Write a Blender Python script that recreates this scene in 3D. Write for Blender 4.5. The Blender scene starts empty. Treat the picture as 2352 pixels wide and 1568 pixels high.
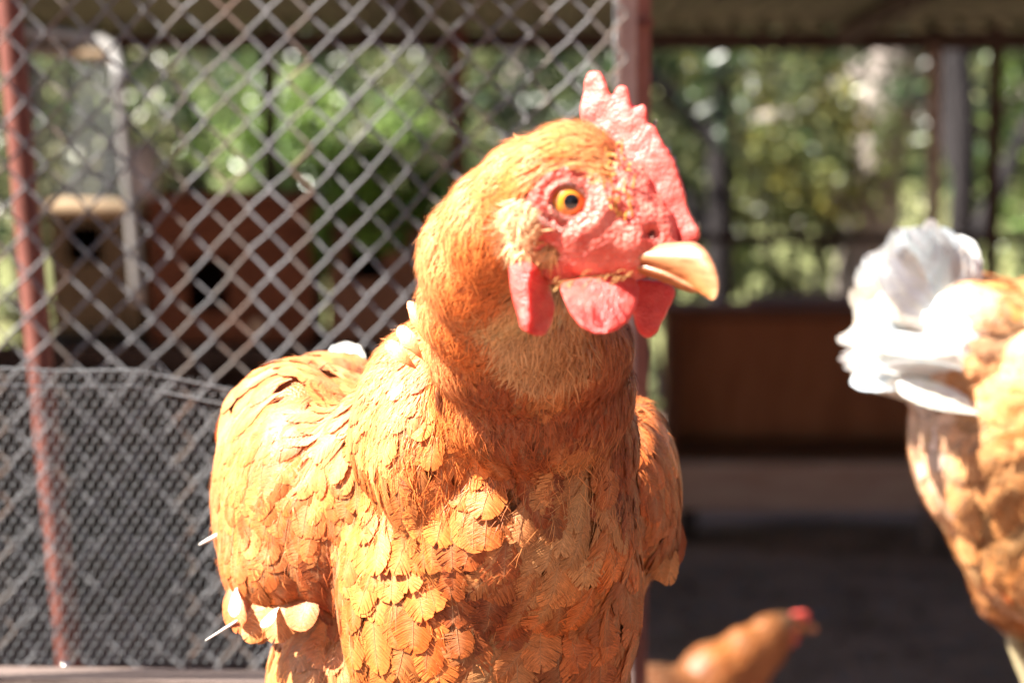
import bpy, bmesh, math, random
import numpy as np
from mathutils import Vector, Matrix, noise
from mathutils.bvhtree import BVHTree
random.seed(7); RNG = np.random.default_rng(7)
sc = bpy.context.scene
COL = sc.collection
# ------------------------------------------------------------------ camera, sky, sun, exposure
H = 1.10
KPX = 22.3/50/2352
PITCH = math.atan((784-240)*KPX)
cd = bpy.data.cameras.new('camera'); cam = bpy.data.objects.new('camera', cd); COL.objects.link(cam)
cam.location = (0, 0, H); cam.rotation_euler = (math.pi/2-PITCH, 0, 0)
cd.lens = 50; cd.sensor_width = 22.3; cd.clip_start = .05; cd.clip_end = 300
cd.dof.use_dof = True; cd.dof.focus_distance = 1.0; cd.dof.aperture_fstop = 5.3
sc.camera = cam
SUN = Vector((-.62, -.13, .77)).normalized()
w = bpy.data.worlds.new('World'); sc.world = w; w.use_nodes = True
nt = w.node_tree; bg = nt.nodes['Background']
sky = nt.nodes.new('ShaderNodeTexSky'); sky.sky_type = 'NISHITA'; sky.sun_disc = False; sky.air_density = .7
sky.sun_elevation = math.asin(SUN.z); sky.sun_rotation = math.atan2(SUN.x, SUN.y)
nt.links.new(sky.outputs[0], bg.inputs[0]); bg.inputs[1].default_value = .05
sl = bpy.data.lights.new('sun', 'SUN'); so = bpy.data.objects.new('sun', sl); COL.objects.link(so)
sl.energy = 5.0; sl.angle = math.radians(.5); sl.color = (1, .95, .87)
so.rotation_euler = SUN.to_track_quat('Z', 'Y').to_euler()
vs = sc.view_settings; vs.view_transform = 'Standard'; vs.look = 'None'; vs.exposure = 2.48; vs.gamma = 1
vs.use_curve_mapping = False
sc.cycles.transparent_max_bounces = 12; sc.cycles.max_bounces = 8

CP, SP = math.cos(PITCH), math.sin(PITCH)
AX = np.array([[1, 0, 0], [0, -SP, -CP], [0, CP, -SP]])     # rows: image right, image down, away
C0 = np.array([0, 0, H])
def V(px, py, d):
    return C0 + d*(AX[2] + (px-1176)*KPX*AX[0] + (py-784)*KPX*AX[1])
def W(px, py, Y):                      # the point of the sight line through (px, py) on the plane y = Y
    r = AX[2] + (px-1176)*KPX*AX[0] + (py-784)*KPX*AX[1]
    return C0 + r*(Y/r[1])

# ------------------------------------------------------------------ helpers
def tag(o, label=None, cat=None, group=None, kind=None):
    if label: o['label'] = label
    if cat: o['category'] = cat
    if group: o['group'] = group
    if kind: o['kind'] = kind
    return o
def empty(name, loc, label, cat, group=None, rz=0):
    o = bpy.data.objects.new(name, None); COL.objects.link(o); o.location = loc; o.rotation_euler = (0, 0, rz)
    o.empty_display_size = .05
    return tag(o, label, cat, group)
def link(name, me, mat=None, parent=None, smooth=False):
    o = bpy.data.objects.new(name, me); COL.objects.link(o)
    if mat is not None and not me.materials: me.materials.append(mat)
    if smooth: me.polygons.foreach_set('use_smooth', [True]*len(me.polygons))
    if parent is not None:
        o.parent = parent
        o.matrix_parent_inverse = wm(parent).inverted()
    return o
def wm(o):
    m = Matrix.LocRotScale(o.location, o.rotation_euler, o.scale)
    return (wm(o.parent) @ o.matrix_parent_inverse @ m) if o.parent else m
def mesh_np(name, v, f, col=None, uv=None, smooth=False, nor=None):
    """v (n,3); f (m,k) all faces with k corners"""
    me = bpy.data.meshes.new(name)
    v = np.ascontiguousarray(v, dtype=np.float32); f = np.ascontiguousarray(f, dtype=np.int32)
    m, k = f.shape
    me.vertices.add(len(v)); me.vertices.foreach_set('co', v.ravel())
    me.loops.add(m*k); me.loops.foreach_set('vertex_index', f.ravel())
    me.polygons.add(m); me.polygons.foreach_set('loop_start', np.arange(0, m*k, k, dtype=np.int32))
    if smooth: me.polygons.foreach_set('use_smooth', np.ones(m, dtype=bool))
    if uv is not None:
        l = me.uv_layers.new(name='UVMap'); l.data.foreach_set('uv', np.ascontiguousarray(uv[f.ravel()], dtype=np.float32).ravel())
    if col is not None:
        a = me.color_attributes.new('tint', 'FLOAT_COLOR', 'POINT')
        c4 = np.ones((len(v), 4), dtype=np.float32); c4[:, :3] = col; a.data.foreach_set('color', c4.ravel())
    me.update(calc_edges=True); me.validate()
    if nor is not None:
        me.polygons.foreach_set('use_smooth', np.ones(m, dtype=bool)); me.normals_split_custom_set_from_vertices(np.ascontiguousarray(nor, dtype=np.float32))
    return me
def bm_mesh(name, bm):
    me = bpy.data.meshes.new(name); bm.to_mesh(me); bm.free(); return me
def box(name, a, b, mat, parent=None, bev=.004, rot=None, jit=0):
    """box between corners a and b (world), bevelled"""
    a = Vector(a); b = Vector(b); c = (a+b)/2; s = (b-a)
    bm = bmesh.new(); bmesh.ops.create_cube(bm, size=1)
    for v in bm.verts: v.co = Vector((v.co.x*abs(s.x), v.co.y*abs(s.y), v.co.z*abs(s.z)))
    if bev: bmesh.ops.bevel(bm, geom=bm.edges[:], offset=min(bev, min(abs(s.x), abs(s.y), abs(s.z))*.3), segments=2, affect='EDGES')
    M = Matrix.Translation(c) @ (rot.to_4x4() if rot else Matrix())
    bm.transform(M)
    return link(name, bm_mesh(name, bm), mat, parent)
def tube_np(pts, r, n=8, closed_caps=True):
    pts = np.asarray(pts, float); m = len(pts); r = np.broadcast_to(r, (m,))
    t = np.gradient(pts, axis=0); t /= np.linalg.norm(t, axis=1)[:, None]+1e-12
    ref = np.array([0, 1, 0.]) if abs(t[0][1]) < .9 else np.array([1, 0, 0.])
    a = np.cross(t, ref); a /= np.linalg.norm(a, axis=1)[:, None]+1e-12
    b = np.cross(t, a)
    th = np.arange(n)/n*2*np.pi
    v = pts[:, None]+r[:, None, None]*(np.cos(th)[None, :, None]*a[:, None]+np.sin(th)[None, :, None]*b[:, None])
    i = np.arange(m-1)[:, None]*n; j = np.arange(n)[None]; jn = (j+1) % n
    f = np.stack([i+j, i+jn, i+n+jn, i+n+j], -1).reshape(-1, 4)
    v = v.reshape(-1, 3)
    return v, f
def tube(name, pts, r, mat, parent=None, n=8):
    v, f = tube_np(pts, r, n)
    me = bpy.data.meshes.new(name)
    m = len(pts)
    caps = [list(range(n))[::-1], list(range((m-1)*n, m*n))]
    me.from_pydata(v.tolist(), [], f.tolist()+caps)
    return link(name, me, mat, parent, smooth=True)
def rem(name, bm, voxel, it=6, fac=.5):
    """union of shapes as one continuous smoothed skin"""
    me = bm_mesh(name, bm)
    o = bpy.data.objects.new('build_'+name, me); COL.objects.link(o)
    m = o.modifiers.new('r', 'REMESH'); m.mode = 'VOXEL'; m.voxel_size = voxel
    s = o.modifiers.new('s', 'SMOOTH'); s.iterations = it; s.factor = fac
    dg = bpy.context.evaluated_depsgraph_get()
    out = bpy.data.meshes.new_from_object(o.evaluated_get(dg))
    out.name = name
    bpy.data.objects.remove(o); bpy.data.meshes.remove(me)
    return out

# ------------------------------------------------------------------ materials
def mat(name, col=(.5, .5, .5), rough=.7, metal=0, spec=.4, sss=0, sssr=None, coat=0):
    m = bpy.data.materials.new(name); m.use_nodes = True
    b = m.node_tree.nodes['Principled BSDF']
    b.inputs['Base Color'].default_value = (*col, 1); b.inputs['Roughness'].default_value = rough
    b.inputs['Metallic'].default_value = metal; b.inputs['Specular IOR Level'].default_value = spec
    if sss:
        b.inputs['Subsurface Weight'].default_value = sss
        b.inputs['Subsurface Radius'].default_value = sssr or (1, .2, .1); b.inputs['Subsurface Scale'].default_value = .006
    b.inputs['Coat Weight'].default_value = coat; b.inputs['Coat Roughness'].default_value = .07
    return m, m.node_tree, b
def N(t, kind, **kw):
    n = t.nodes.new(kind)
    for k, v in kw.items():
        if k.startswith('i_'):
            n.inputs[k[2:].replace('_', ' ')].default_value = v
        else: setattr(n, k, v)
    return n
def ramp(t, stops):
    r = t.nodes.new('ShaderNodeValToRGB'); e = r.color_ramp.elements
    while len(e) < len(stops): e.new(.5)
    for el, (p, c) in zip(e, stops): el.position = p; el.color = (*c, 1)
    return r
def noisy(name, c1, c2, scale, rough=.8, stretch=(1, 1, 1), bump=.3, bscale=None, c3=None, metal=0, spec=.3, dist=.02):
    m, t, b = mat(name, c1, rough, metal, spec)
    tc = N(t, 'ShaderNodeTexCoord'); mp = N(t, 'ShaderNodeMapping'); mp.inputs['Scale'].default_value = stretch
    t.links.new(tc.outputs['Object'], mp.inputs['Vector'])
    n1 = N(t, 'ShaderNodeTexNoise', i_Scale=scale, i_Detail=8, i_Roughness=.65)
    t.links.new(mp.outputs[0], n1.inputs['Vector'])
    r = ramp(t, [(.3, c1), (.5, c3 or tuple((x+y)/2 for x, y in zip(c1, c2))), (.7, c2)])
    t.links.new(n1.outputs['Fac'], r.inputs[0]); t.links.new(r.outputs[0], b.inputs['Base Color'])
    n2 = N(t, 'ShaderNodeTexNoise', i_Scale=bscale or scale*4, i_Detail=6)
    t.links.new(mp.outputs[0], n2.inputs['Vector'])
    bp = N(t, 'ShaderNodeBump', i_Strength=bump, i_Distance=dist)
    t.links.new(n2.outputs['Fac'], bp.inputs['Height']); t.links.new(bp.outputs[0], b.inputs['Normal'])
    return m
def tinted(name, rough=.5, trans=.3, spec=.3, streak=0, bumpd=.0004):
    """colour per leaf / feather from its own 'tint', fibre streaks from its UV"""
    m, t, b = mat(name, (.5, .5, .5), rough, spec=spec)
    at = N(t, 'ShaderNodeAttribute', attribute_name='tint'); colo = at.outputs['Color']
    if streak:
        uv = N(t, 'ShaderNodeUVMap'); mp = N(t, 'ShaderNodeMapping'); mp.inputs['Scale'].default_value = (.8, .55, 1)
        t.links.new(uv.outputs[0], mp.inputs['Vector'])
        n1 = N(t, 'ShaderNodeTexNoise', i_Scale=3.2, i_Detail=3, i_Roughness=.7)
        t.links.new(mp.outputs[0], n1.inputs['Vector'])
        mr = N(t, 'ShaderNodeMapRange'); mr.inputs[1].default_value = .3; mr.inputs[2].default_value = .7
        mr.inputs[3].default_value = 1-streak; mr.inputs[4].default_value = 1+streak
        t.links.new(n1.outputs['Fac'], mr.inputs[0])
        mul = N(t, 'ShaderNodeVectorMath', operation='SCALE'); t.links.new(colo, mul.inputs[0]); t.links.new(mr.outputs[0], mul.inputs['Scale'])
        colo = mul.outputs[0]
        bp = N(t, 'ShaderNodeBump', i_Strength=.8, i_Distance=bumpd); t.links.new(n1.outputs['Fac'], bp.inputs['Height'])
        t.links.new(bp.outputs[0], b.inputs['Normal'])
    t.links.new(colo, b.inputs['Base Color'])
    tr = N(t, 'ShaderNodeBsdfTranslucent'); t.links.new(colo, tr.inputs['Color'])
    mx = N(t, 'ShaderNodeMixShader'); mx.inputs[0].default_value = trans
    t.links.new(b.outputs[0], mx.inputs[1]); t.links.new(tr.outputs[0], mx.inputs[2])
    t.links.new(mx.outputs[0], t.nodes['Material Output'].inputs['Surface'])
    return m
M_FEATHER = tinted('feather', .43, .08, .35, streak=.38)
M_FLUFF = tinted('small_feather', .42, .14, .38, streak=.15)
M_LEAF = tinted('leaf', .33, .3, .55)
def skin_mat(name, col, col2, vor=900, bump=.5, sss=.35, rough=.38):
    m, t, b = mat(name, col, rough, spec=.5, sss=sss)
    tc = N(t, 'ShaderNodeTexCoord')
    v1 = N(t, 'ShaderNodeTexVoronoi', i_Scale=vor); t.links.new(tc.outputs['Object'], v1.inputs['Vector'])
    n1 = N(t, 'ShaderNodeTexNoise', i_Scale=130., i_Detail=5); t.links.new(tc.outputs['Object'], n1.inputs['Vector'])
    r = ramp(t, [(.35, col), (.65, col2)]); t.links.new(n1.outputs['Fac'], r.inputs[0]); t.links.new(r.outputs[0], b.inputs['Base Color'])
    ad = N(t, 'ShaderNodeMath', operation='SUBTRACT'); t.links.new(n1.outputs['Fac'], ad.inputs[0]); t.links.new(v1.outputs['Distance'], ad.inputs[1])
    bp = N(t, 'ShaderNodeBump', i_Strength=bump, i_Distance=.0012); t.links.new(ad.outputs[0], bp.inputs['Height'])
    t.links.new(bp.outputs[0], b.inputs['Normal'])
    return m
M_COMB = skin_mat('red_comb_skin', (.58, .055, .040), (.70, .13, .10), 800, .28, .4, .5)
M_WATTLE = skin_mat('wattle_skin', (.58, .038, .028), (.70, .10, .08), 1300, .6, .8, .36)
# body: orange under the plumage, red bare skin on the face (attribute bare)
M_BODY = skin_mat('hen_skin', (.58, .07, .048), (.72, .19, .14), 620, 1.0, .25, .5)
M_BODY.node_tree.nodes['Bump'].inputs['Strength'].default_value = .65
_t = M_BODY.node_tree; _b = _t.nodes['Principled BSDF']
_a = N(_t, 'ShaderNodeAttribute', attribute_name='tint'); _mx = N(_t, 'ShaderNodeMix', data_type='RGBA')
_src = _b.inputs['Base Color'].links[0].from_socket
_sep = N(_t, 'ShaderNodeSeparateColor'); _t.links.new(_a.outputs['Color'], _sep.inputs[0])
_t.links.new(_sep.outputs[0], _mx.inputs[0]); _mx.inputs[6].default_value = (.36, .13, .04, 1)
_t.links.new(_src, _mx.inputs[7]); _t.links.new(_mx.outputs[2], _b.inputs['Base Color'])
M_BEAK = tinted('beak_horn', .30, .06, .5)
_t = M_BEAK.node_tree; _b = _t.nodes['Principled BSDF']; _at = [n_ for n_ in _t.nodes if n_.type == 'ATTRIBUTE'][0]
_tc = N(_t, 'ShaderNodeTexCoord'); _mp = N(_t, 'ShaderNodeMapping'); _mp.inputs['Scale'].default_value = (60, 120, 420); _t.links.new(_tc.outputs['Object'], _mp.inputs['Vector'])
_n = N(_t, 'ShaderNodeTexNoise', i_Scale=1., i_Detail=6, i_Roughness=.7); _t.links.new(_mp.outputs[0], _n.inputs['Vector'])
_r = ramp(_t, [(.32, (.52, .34, .22)), (.5, (.92, .85, .8)), (.75, (1.1, 1.1, 1.1))]); _t.links.new(_n.outputs['Fac'], _r.inputs[0])
_m = N(_t, 'ShaderNodeVectorMath', operation='MULTIPLY'); _t.links.new(_at.outputs['Color'], _m.inputs[0]); _t.links.new(_r.outputs[0], _m.inputs[1]); _t.links.new(_m.outputs[0], _b.inputs['Base Color'])
_bp = N(_t, 'ShaderNodeBump', i_Strength=.35, i_Distance=.0006); _t.links.new(_n.outputs['Fac'], _bp.inputs['Height']); _t.links.new(_bp.outputs[0], _b.inputs['Normal'])
M_BEAKRIDGE = noisy('beak_ridge_horn', (.34, .10, .06), (.55, .26, .14), 70, .25, (1, 1, 1), .1, spec=.5)
M_LEG = noisy('leg_scales', (.55, .42, .20), (.72, .60, .36), 150, .5, (1, 1, 2), .6, spec=.4)
M_CLAW = mat('claw', (.30, .24, .18), .4)[0]
M_PUPIL = mat('pupil', (.008, .007, .01), .05, spec=.6, coat=1)[0]
M_IRIS = noisy('iris', (.62, .15, .005), (.80, .27, .010), 900, .3, bump=0, spec=.5); M_IRIS.node_tree.nodes['Principled BSDF'].inputs['Coat Weight'].default_value = 1; M_IRIS.node_tree.nodes['Principled BSDF'].inputs['Coat Roughness'].default_value = .07
M_IRISRIM = mat('iris_rim', (.34, .08, .012), .3, coat=1)[0]
M_SCLERA = mat('eye_dark', (.22, .045, .03), .2, coat=1)[0]
M_LID = skin_mat('eyelid_skin', (.68, .15, .11), (.82, .34, .27), 900, .9, .3)

# ------------------------------------------------------------------ feathers
def norm(a): return a/(np.linalg.norm(a, axis=-1, keepdims=True)+1e-12)
class Guides:
    """field of lay direction, length, width, lift, colour and fray over a bird"""
    def __init__(s, rows): # rows: pos(3), dir(3), L, Wd, lift, col(3), fray
        s.p = np.array([r[0] for r in rows], float); s.d = norm(np.array([r[1] for r in rows], float))
        s.q = np.array([[r[2], r[3], r[4], *r[5], r[6]] for r in rows], float)
    def __call__(s, P, pw=5):
        d2 = ((P[:, None]-s.p[None])**2).sum(-1)+1e-6
        w = d2**(-pw/2); w /= w.sum(1, keepdims=True)
        return w@s.d, w@s.q
def surf_samples(me, n, rng, keep=None):
    nv = len(me.vertices); co = np.empty(nv*3, np.float32); me.vertices.foreach_get('co', co); co = co.reshape(-1, 3).astype(float)
    me.calc_loop_triangles(); nt_ = len(me.loop_triangles); tri = np.empty(nt_*3, np.int32); me.loop_triangles.foreach_get('vertices', tri); tri = tri.reshape(-1, 3)
    A, B, Cc = co[tri[:, 0]], co[tri[:, 1]], co[tri[:, 2]]
    nn = np.cross(B-A, Cc-A); ar = np.linalg.norm(nn, axis=1)/2
    return co, tri, A, B, Cc, nn/(2*ar[:, None]+1e-15), ar
def scatter(me, guides, rng, spacing_k=.42, mask=None, dens_over=5):
    co, tri, A, B, Cc, nn, ar = surf_samples(me, 0, rng)
    cen = (A+B+Cc)/3
    _, q = guides(cen)
    sp = (q[:, 0]*.5+q[:, 1]*.8)*spacing_k*np.where(q[:, 0] < .0165, .66, 1)
    dens = ar/sp**2
    if mask is not None: dens = dens*mask(cen)
    tot = int(dens.sum()*dens_over)
    idx = rng.choice(len(dens), size=tot, p=dens/dens.sum())
    r1 = np.sqrt(rng.random(tot))[:, None]; r2 = rng.random(tot)[:, None]
    P = A[idx]*(1-r1)+B[idx]*(r1*(1-r2))+Cc[idx]*(r1*r2)
    r = sp[idx]*.78
    cell = float(np.median(r))*1.5
    grid = {}; keepi = []
    for i in range(tot):
        p = P[i]; ri = r[i]; k = (int(p[0]//cell), int(p[1]//cell), int(p[2]//cell)); ok = True; R = int(ri//cell)+1
        for x in range(k[0]-R, k[0]+R+1):
            for y in range(k[1]-R, k[1]+R+1):
                for z in range(k[2]-R, k[2]+R+1):
                    for j in grid.get((x, y, z), ()):
                        dx = p[0]-P[j][0]; dy = p[1]-P[j][1]; dz = p[2]-P[j][2]
                        if dx*dx+dy*dy+dz*dz < ri*ri: ok = False; break
                    if not ok: break
                if not ok: break
            if not ok: break
        if ok: grid.setdefault(k, []).append(i); keepi.append(i)
    return P[keepi], nn[idx[keepi]]
def shafts(P, Nn, D, q, bvh, S, rng, wander=.18):
    """walk each feather's shaft over the skin; returns centre line, normals, laterals"""
    n = len(P); Cn = np.zeros((n, S, 3)); NN = np.zeros((n, S, 3))
    D = D+rng.normal(0, wander, D.shape)
    D = norm(D-(D*Nn).sum(1, keepdims=True)*Nn)
    step = q[:, 0]/(S-1); lift = q[:, 2]*(1+rng.normal(0, .35, n)).clip(.1, 2.4)
    for i in range(n):
        p = Vector(P[i]); d = Vector(D[i]); nv = Vector(Nn[i]); st = float(step[i]); lf = float(lift[i]); L = float(q[i, 0])
        sink = -.0004 if L > .013 else -.0001
        for s in range(S):
            hgt = sink+lf*(s/(S-1))**1.2
            Cn[i, s] = p+nv*hgt; NN[i, s] = nv
            if s < S-1:
                g = p+d*st
                loc, n2, _, _ = bvh.find_nearest(g)
                if loc is not None and (loc-g).length < .02:
                    p = loc; nv = (nv+n2*1.0).normalized()
                else: p = g
                d = (d-nv*d.dot(nv)).normalized()
    T = np.gradient(Cn, axis=1); T = norm(T)
    Lt = norm(np.cross(T, NN))
    NN = norm(np.cross(Lt, T))
    return Cn, NN, Lt
def feather_arrays(Cn, NN, Lt, q, rng, nb=16, seg=2, shaft=True, shape=0):
    n, S, _ = Cn.shape
    L = q[:, 0]; Wd = q[:, 1]*.5; colr = q[:, 3:6]; fray = q[:, 6]
    i0 = np.arange(nb); e = np.linspace(0, 1, nb+1)
    def root(t): return .04+.84*t
    def tipa(t): return .28+.72*t**.85
    def tipl(t): return np.clip(1-t**3.6, 0, 1)**.5*np.clip((t+.15)/.55, 0, 1)**.7
    def samp(a):                       # a (n,m) -> centre, normal, lateral
        x = np.clip(a, 0, 1)*(S-1); k = np.clip(x.astype(int), 0, S-2); fr = (x-k)[..., None]
        out = []
        for arr in (Cn, NN, Lt):
            g0 = np.take_along_axis(arr, k[..., None], 1); g1 = np.take_along_axis(arr, (k+1)[..., None], 1)
            out.append(g0*(1-fr)+g1*fr)
        return out
    verts = []; cols = []; uvs = []; faces = []; nors = []; base = 0
    rnd = rng.random((n, 1))*50
    curl = rng.normal(0, .035, (n, 1)); arch = rng.uniform(.04, .12, (n, 1)); asym = rng.normal(0, .1, (n, 1))
    cvar = 1+rng.normal(0, .20, (n, 1, 1)).clip(-.45, .45); hue = rng.normal(0, .09, (n, 1, 1))
    cbase = colr[:, None]*cvar*np.concatenate([1-0*hue, 1+hue, 1+2*hue], 2)
    for side in (-1, 1):
        ta, tb = e[:-1][None], e[1:][None]
        gap = np.clip(rng.random((n, nb))**3*fray[:, None]*.7+(rng.random((n, nb)) < .10+.22*fray[:, None])*rng.random((n, nb))*(.35+.5*fray[:, None]), 0, .9)
        # clumps of barbs split from each other
        jl = 1-rng.random((n, nb))**2*(.03+.20*fray[:, None])
        hj = rng.normal(0, 1, (n, nb))*.016*Wd[:, None]*(.5+fray[:, None])
        wfac = (1+side*asym)
        rings = []; nrs = []
        fr = [0, .55, 1.0] if seg == 2 else [0, 1.0]
        for s_ in fr:
            for (t, is_b) in ((ta, 0), (tb, 1)):
                ra = root(t); tA = tipa(t); lat = tipl(t)
                if s_ > 0:
                    tt = ta+(tb-ta)*(1-gap*s_) if is_b else ta+0*gap
                    ra = root(ta)*(1-is_b)+root(tb)*is_b; tA = tipa(tt); lat = tipl(tt)
                aa = (ra+(tA-ra)*(s_**1.25)*jl)*np.ones((n, nb)); ll = lat*s_*jl*np.ones((n, nb))*wfac
                c, nn_, lt = samp(aa)
                lw = ll*Wd[:, None]
                drop = -(arch*ll**2*Wd[:, None])+curl*ll*Wd[:, None]*side+hj*s_
                P = c+lt*(side*lw)[..., None]+nn_*drop[..., None]
                rings.append(P); nrs.append(norm(nn_*1.0+lt*(side*ll*(.22+1.2*arch))[..., None]+rng.normal(0, .07, (n, nb, 1))*lt))
                shade = (.92-.05*s_+.20*aa)[..., None]
                jj = 1+rng.normal(0, .06, (n, nb, 1))
                cc = cbase*shade*jj
                # pale near the shaft
                pale = np.clip(1-s_*3, 0, 1)*.14
                cc = cc*(1-pale)+np.array([.72, .50, .27])*pale
                cols.append(cc)
                uvs.append(np.stack([np.ones((n, nb))*s_*.9+side*3, (i0[None]+is_b)*1.0+rnd], -1))
        m = len(rings)
        P = np.stack(rings, 2)                      # n, nb, m, 3
        Cc = np.stack(cols[-m:], 2); U = np.stack(uvs[-m:], 2)
        del cols[-m:]; del uvs[-m:]
        nors.append(np.stack(nrs, 2).reshape(n, -1, 3)); verts.append(P.reshape(n, -1, 3)); cols.append(Cc.reshape(n, -1, 3)); uvs.append(U.reshape(n, -1, 2))
        b = np.arange(nb)*m
        for s_ in range(len(fr)-1):
            o = b+2*s_
            q4 = np.stack([o, o+1, o+3, o+2], -1)
            if side > 0: q4 = q4[:, ::-1]
            faces.append(q4+base)
        base += nb*m
    if shaft:
        aa = np.linspace(0, .93, 5)[None]*np.ones((n, 1)); c, nn_, lt = samp(aa)
        wv = (np.linspace(.030, .006, 5)[None]*Wd[:, None])[..., None]
        lo = nn_*(.012*Wd[:, None, None]+.00008)
        P = np.stack([c-lt*wv+lo, c+nn_*wv+lo, c+lt*wv+lo], 2).reshape(n, -1, 3)
        verts.append(P); nors.append(np.stack([norm(nn_-lt*.5), nn_, norm(nn_+lt*.5)], 2).reshape(n, -1, 3)); cc = np.ones((n, 15, 1))*(cbase*.55+np.array([.62, .42, .22])*.45); cols.append(cc)
        uvs.append(np.zeros((n, 15, 2))+.5)
        o = np.arange(4)*3
        faces.append(np.stack([o, o+1, o+4, o+3], -1)+base); faces.append(np.stack([o+1, o+2, o+5, o+4], -1)+base)
        base += 15
    v = np.concatenate(verts, 1); c = np.concatenate(cols, 1).clip(.005, .95); u = np.concatenate(uvs, 1); f = np.concatenate(faces, 0)
    return v, f, c, u, np.concatenate(nors, 1)
def feather_mesh(name, arrs, sel=None):
    v, f, c, u, nr = arrs
    if sel is not None: v, c, u, nr = v[sel], c[sel], u[sel], nr[sel]
    n, m, _ = v.shape
    F = (f[None]+(np.arange(n)*m)[:, None, None]).reshape(-1, 4)
    return mesh_np(name, v.reshape(-1, 3), F, c.reshape(-1, 3), u.reshape(-1, 2), nor=nr.reshape(-1, 3))

def lobe(name, outline, depthf, thick, mat_, parent, vox=.0013, it=4, to=None, bump=.0004, nz=260, inv=None):
    """a fleshy plate: outline points in (a,b), depthf(a,b) gives distance, to(a,b,d) -> world; thick in metres"""
    bm = bmesh.new()
    o = np.array(outline, float); df0 = depthf; dm = depthf(*o.mean(0))
    if inv: depthf = lambda a, b: dm
    # chaikin rounding
    for _ in range(1 if name == 'comb' else 2):
        nx = np.roll(o, -1, 0); o = np.stack([o*.75+nx*.25, o*.25+nx*.75], 1).reshape(-1, 2)
    fr = [bm.verts.new(to(a, b, depthf(a, b)-thick/2)) for a, b in o]
    bk = [bm.verts.new(to(a, b, depthf(a, b)+thick/2)) for a, b in o]
    n = len(o)
    f1 = bm.faces.new(fr); f2 = bm.faces.new(bk[::-1])
    for i in range(n): bm.faces.new((fr[i], bk[i], bk[(i+1) % n], fr[(i+1) % n]))
    bmesh.ops.triangulate(bm, faces=[f1, f2])
    bmesh.ops.recalc_face_normals(bm, faces=bm.faces[:])
    me = rem(name, bm, vox, it, .6)
    if inv:
        for v in me.vertices:
            a, b = inv(v.co); v.co += Vector(AX[2])*(df0(a, b)-dm)
    for v in me.vertices:
        v.co += v.normal*(noise.noise(v.co*nz)*bump+noise.noise(v.co*nz*.35)*bump*1.6)
    return link(name, me, mat_, parent, smooth=True)
def loft(name, U, Lo, to, half, mat_, parent, n=14, mats=None, ridge=None):
    """beak half: upper points U and lower points Lo [(a,b,d)], half widths; the last ring closes in the tip"""
    vs_ = []; fs = []; m = len(U)
    for i in range(m):
        u = np.array(to(*U[i])); l = np.array(to(*Lo[i])); c = (u+l)/2; h = (u-l)/2
        side = half[i]
        for k in range(n):
            a = k/n*2*math.pi
            vs_.append(c+h*math.cos(a)+SIDE_AX[0]*side*math.sin(a)*(1 if math.cos(a) < 0 else (1-.25*math.cos(a))))
    for i in range(m-1):
        for k in range(n): fs.append((i*n+k, i*n+(k+1) % n, (i+1)*n+(k+1) % n, (i+1)*n+k))
    fs.append(tuple(range(n))[::-1]); fs.append(tuple(range((m-1)*n, m*n)))
    me = bpy.data.meshes.new(name); me.from_pydata([tuple(x) for x in vs_], [], fs)
    at = me.color_attributes.new('tint', 'FLOAT_COLOR', 'POINT')
    for i in range(m):
        for k in range(n):
            a = k/n*2*math.pi; t_ = i/(m-1)
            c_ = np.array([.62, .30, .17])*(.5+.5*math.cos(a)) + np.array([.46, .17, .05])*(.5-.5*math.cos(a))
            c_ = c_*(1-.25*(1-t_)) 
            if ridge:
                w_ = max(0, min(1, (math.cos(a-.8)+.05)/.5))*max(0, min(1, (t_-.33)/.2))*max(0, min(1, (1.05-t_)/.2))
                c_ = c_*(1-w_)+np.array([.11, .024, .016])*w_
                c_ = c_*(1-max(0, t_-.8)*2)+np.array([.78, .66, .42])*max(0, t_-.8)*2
            at.data[i*n+k].color = (*c_, 1)
    me.materials.append(mat_)
    o = link(name, me, None, parent, smooth=True)
    sub = o.modifiers.new('sub', 'SUBSURF'); sub.levels = 2; sub.render_levels = 2
    return o
SIDE_AX = [AX[2]]
def eyeball(parent, c, r, gaze, pupil=22, iris=50):
    gaze = Vector(gaze).normalized()
    bm = bmesh.new(); bmesh.ops.create_uvsphere(bm, u_segments=48, v_segments=36, radius=r)
    Rm = gaze.to_track_quat('Z', 'Y').to_matrix().to_4x4(); bm.transform(Matrix.Translation(Vector(c)) @ Rm)
    me = bm_mesh('eye', bm)
    for x in (M_SCLERA, M_IRISRIM, M_IRIS, M_PUPIL): me.materials.append(x)
    for p in me.polygons:
        a = math.degrees((p.center-Vector(c)).angle(gaze))
        p.material_index = 3 if a < pupil else 2 if a < iris-5 else 1 if a < iris else 0
    return link('eye', me, None, parent, smooth=True)

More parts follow.
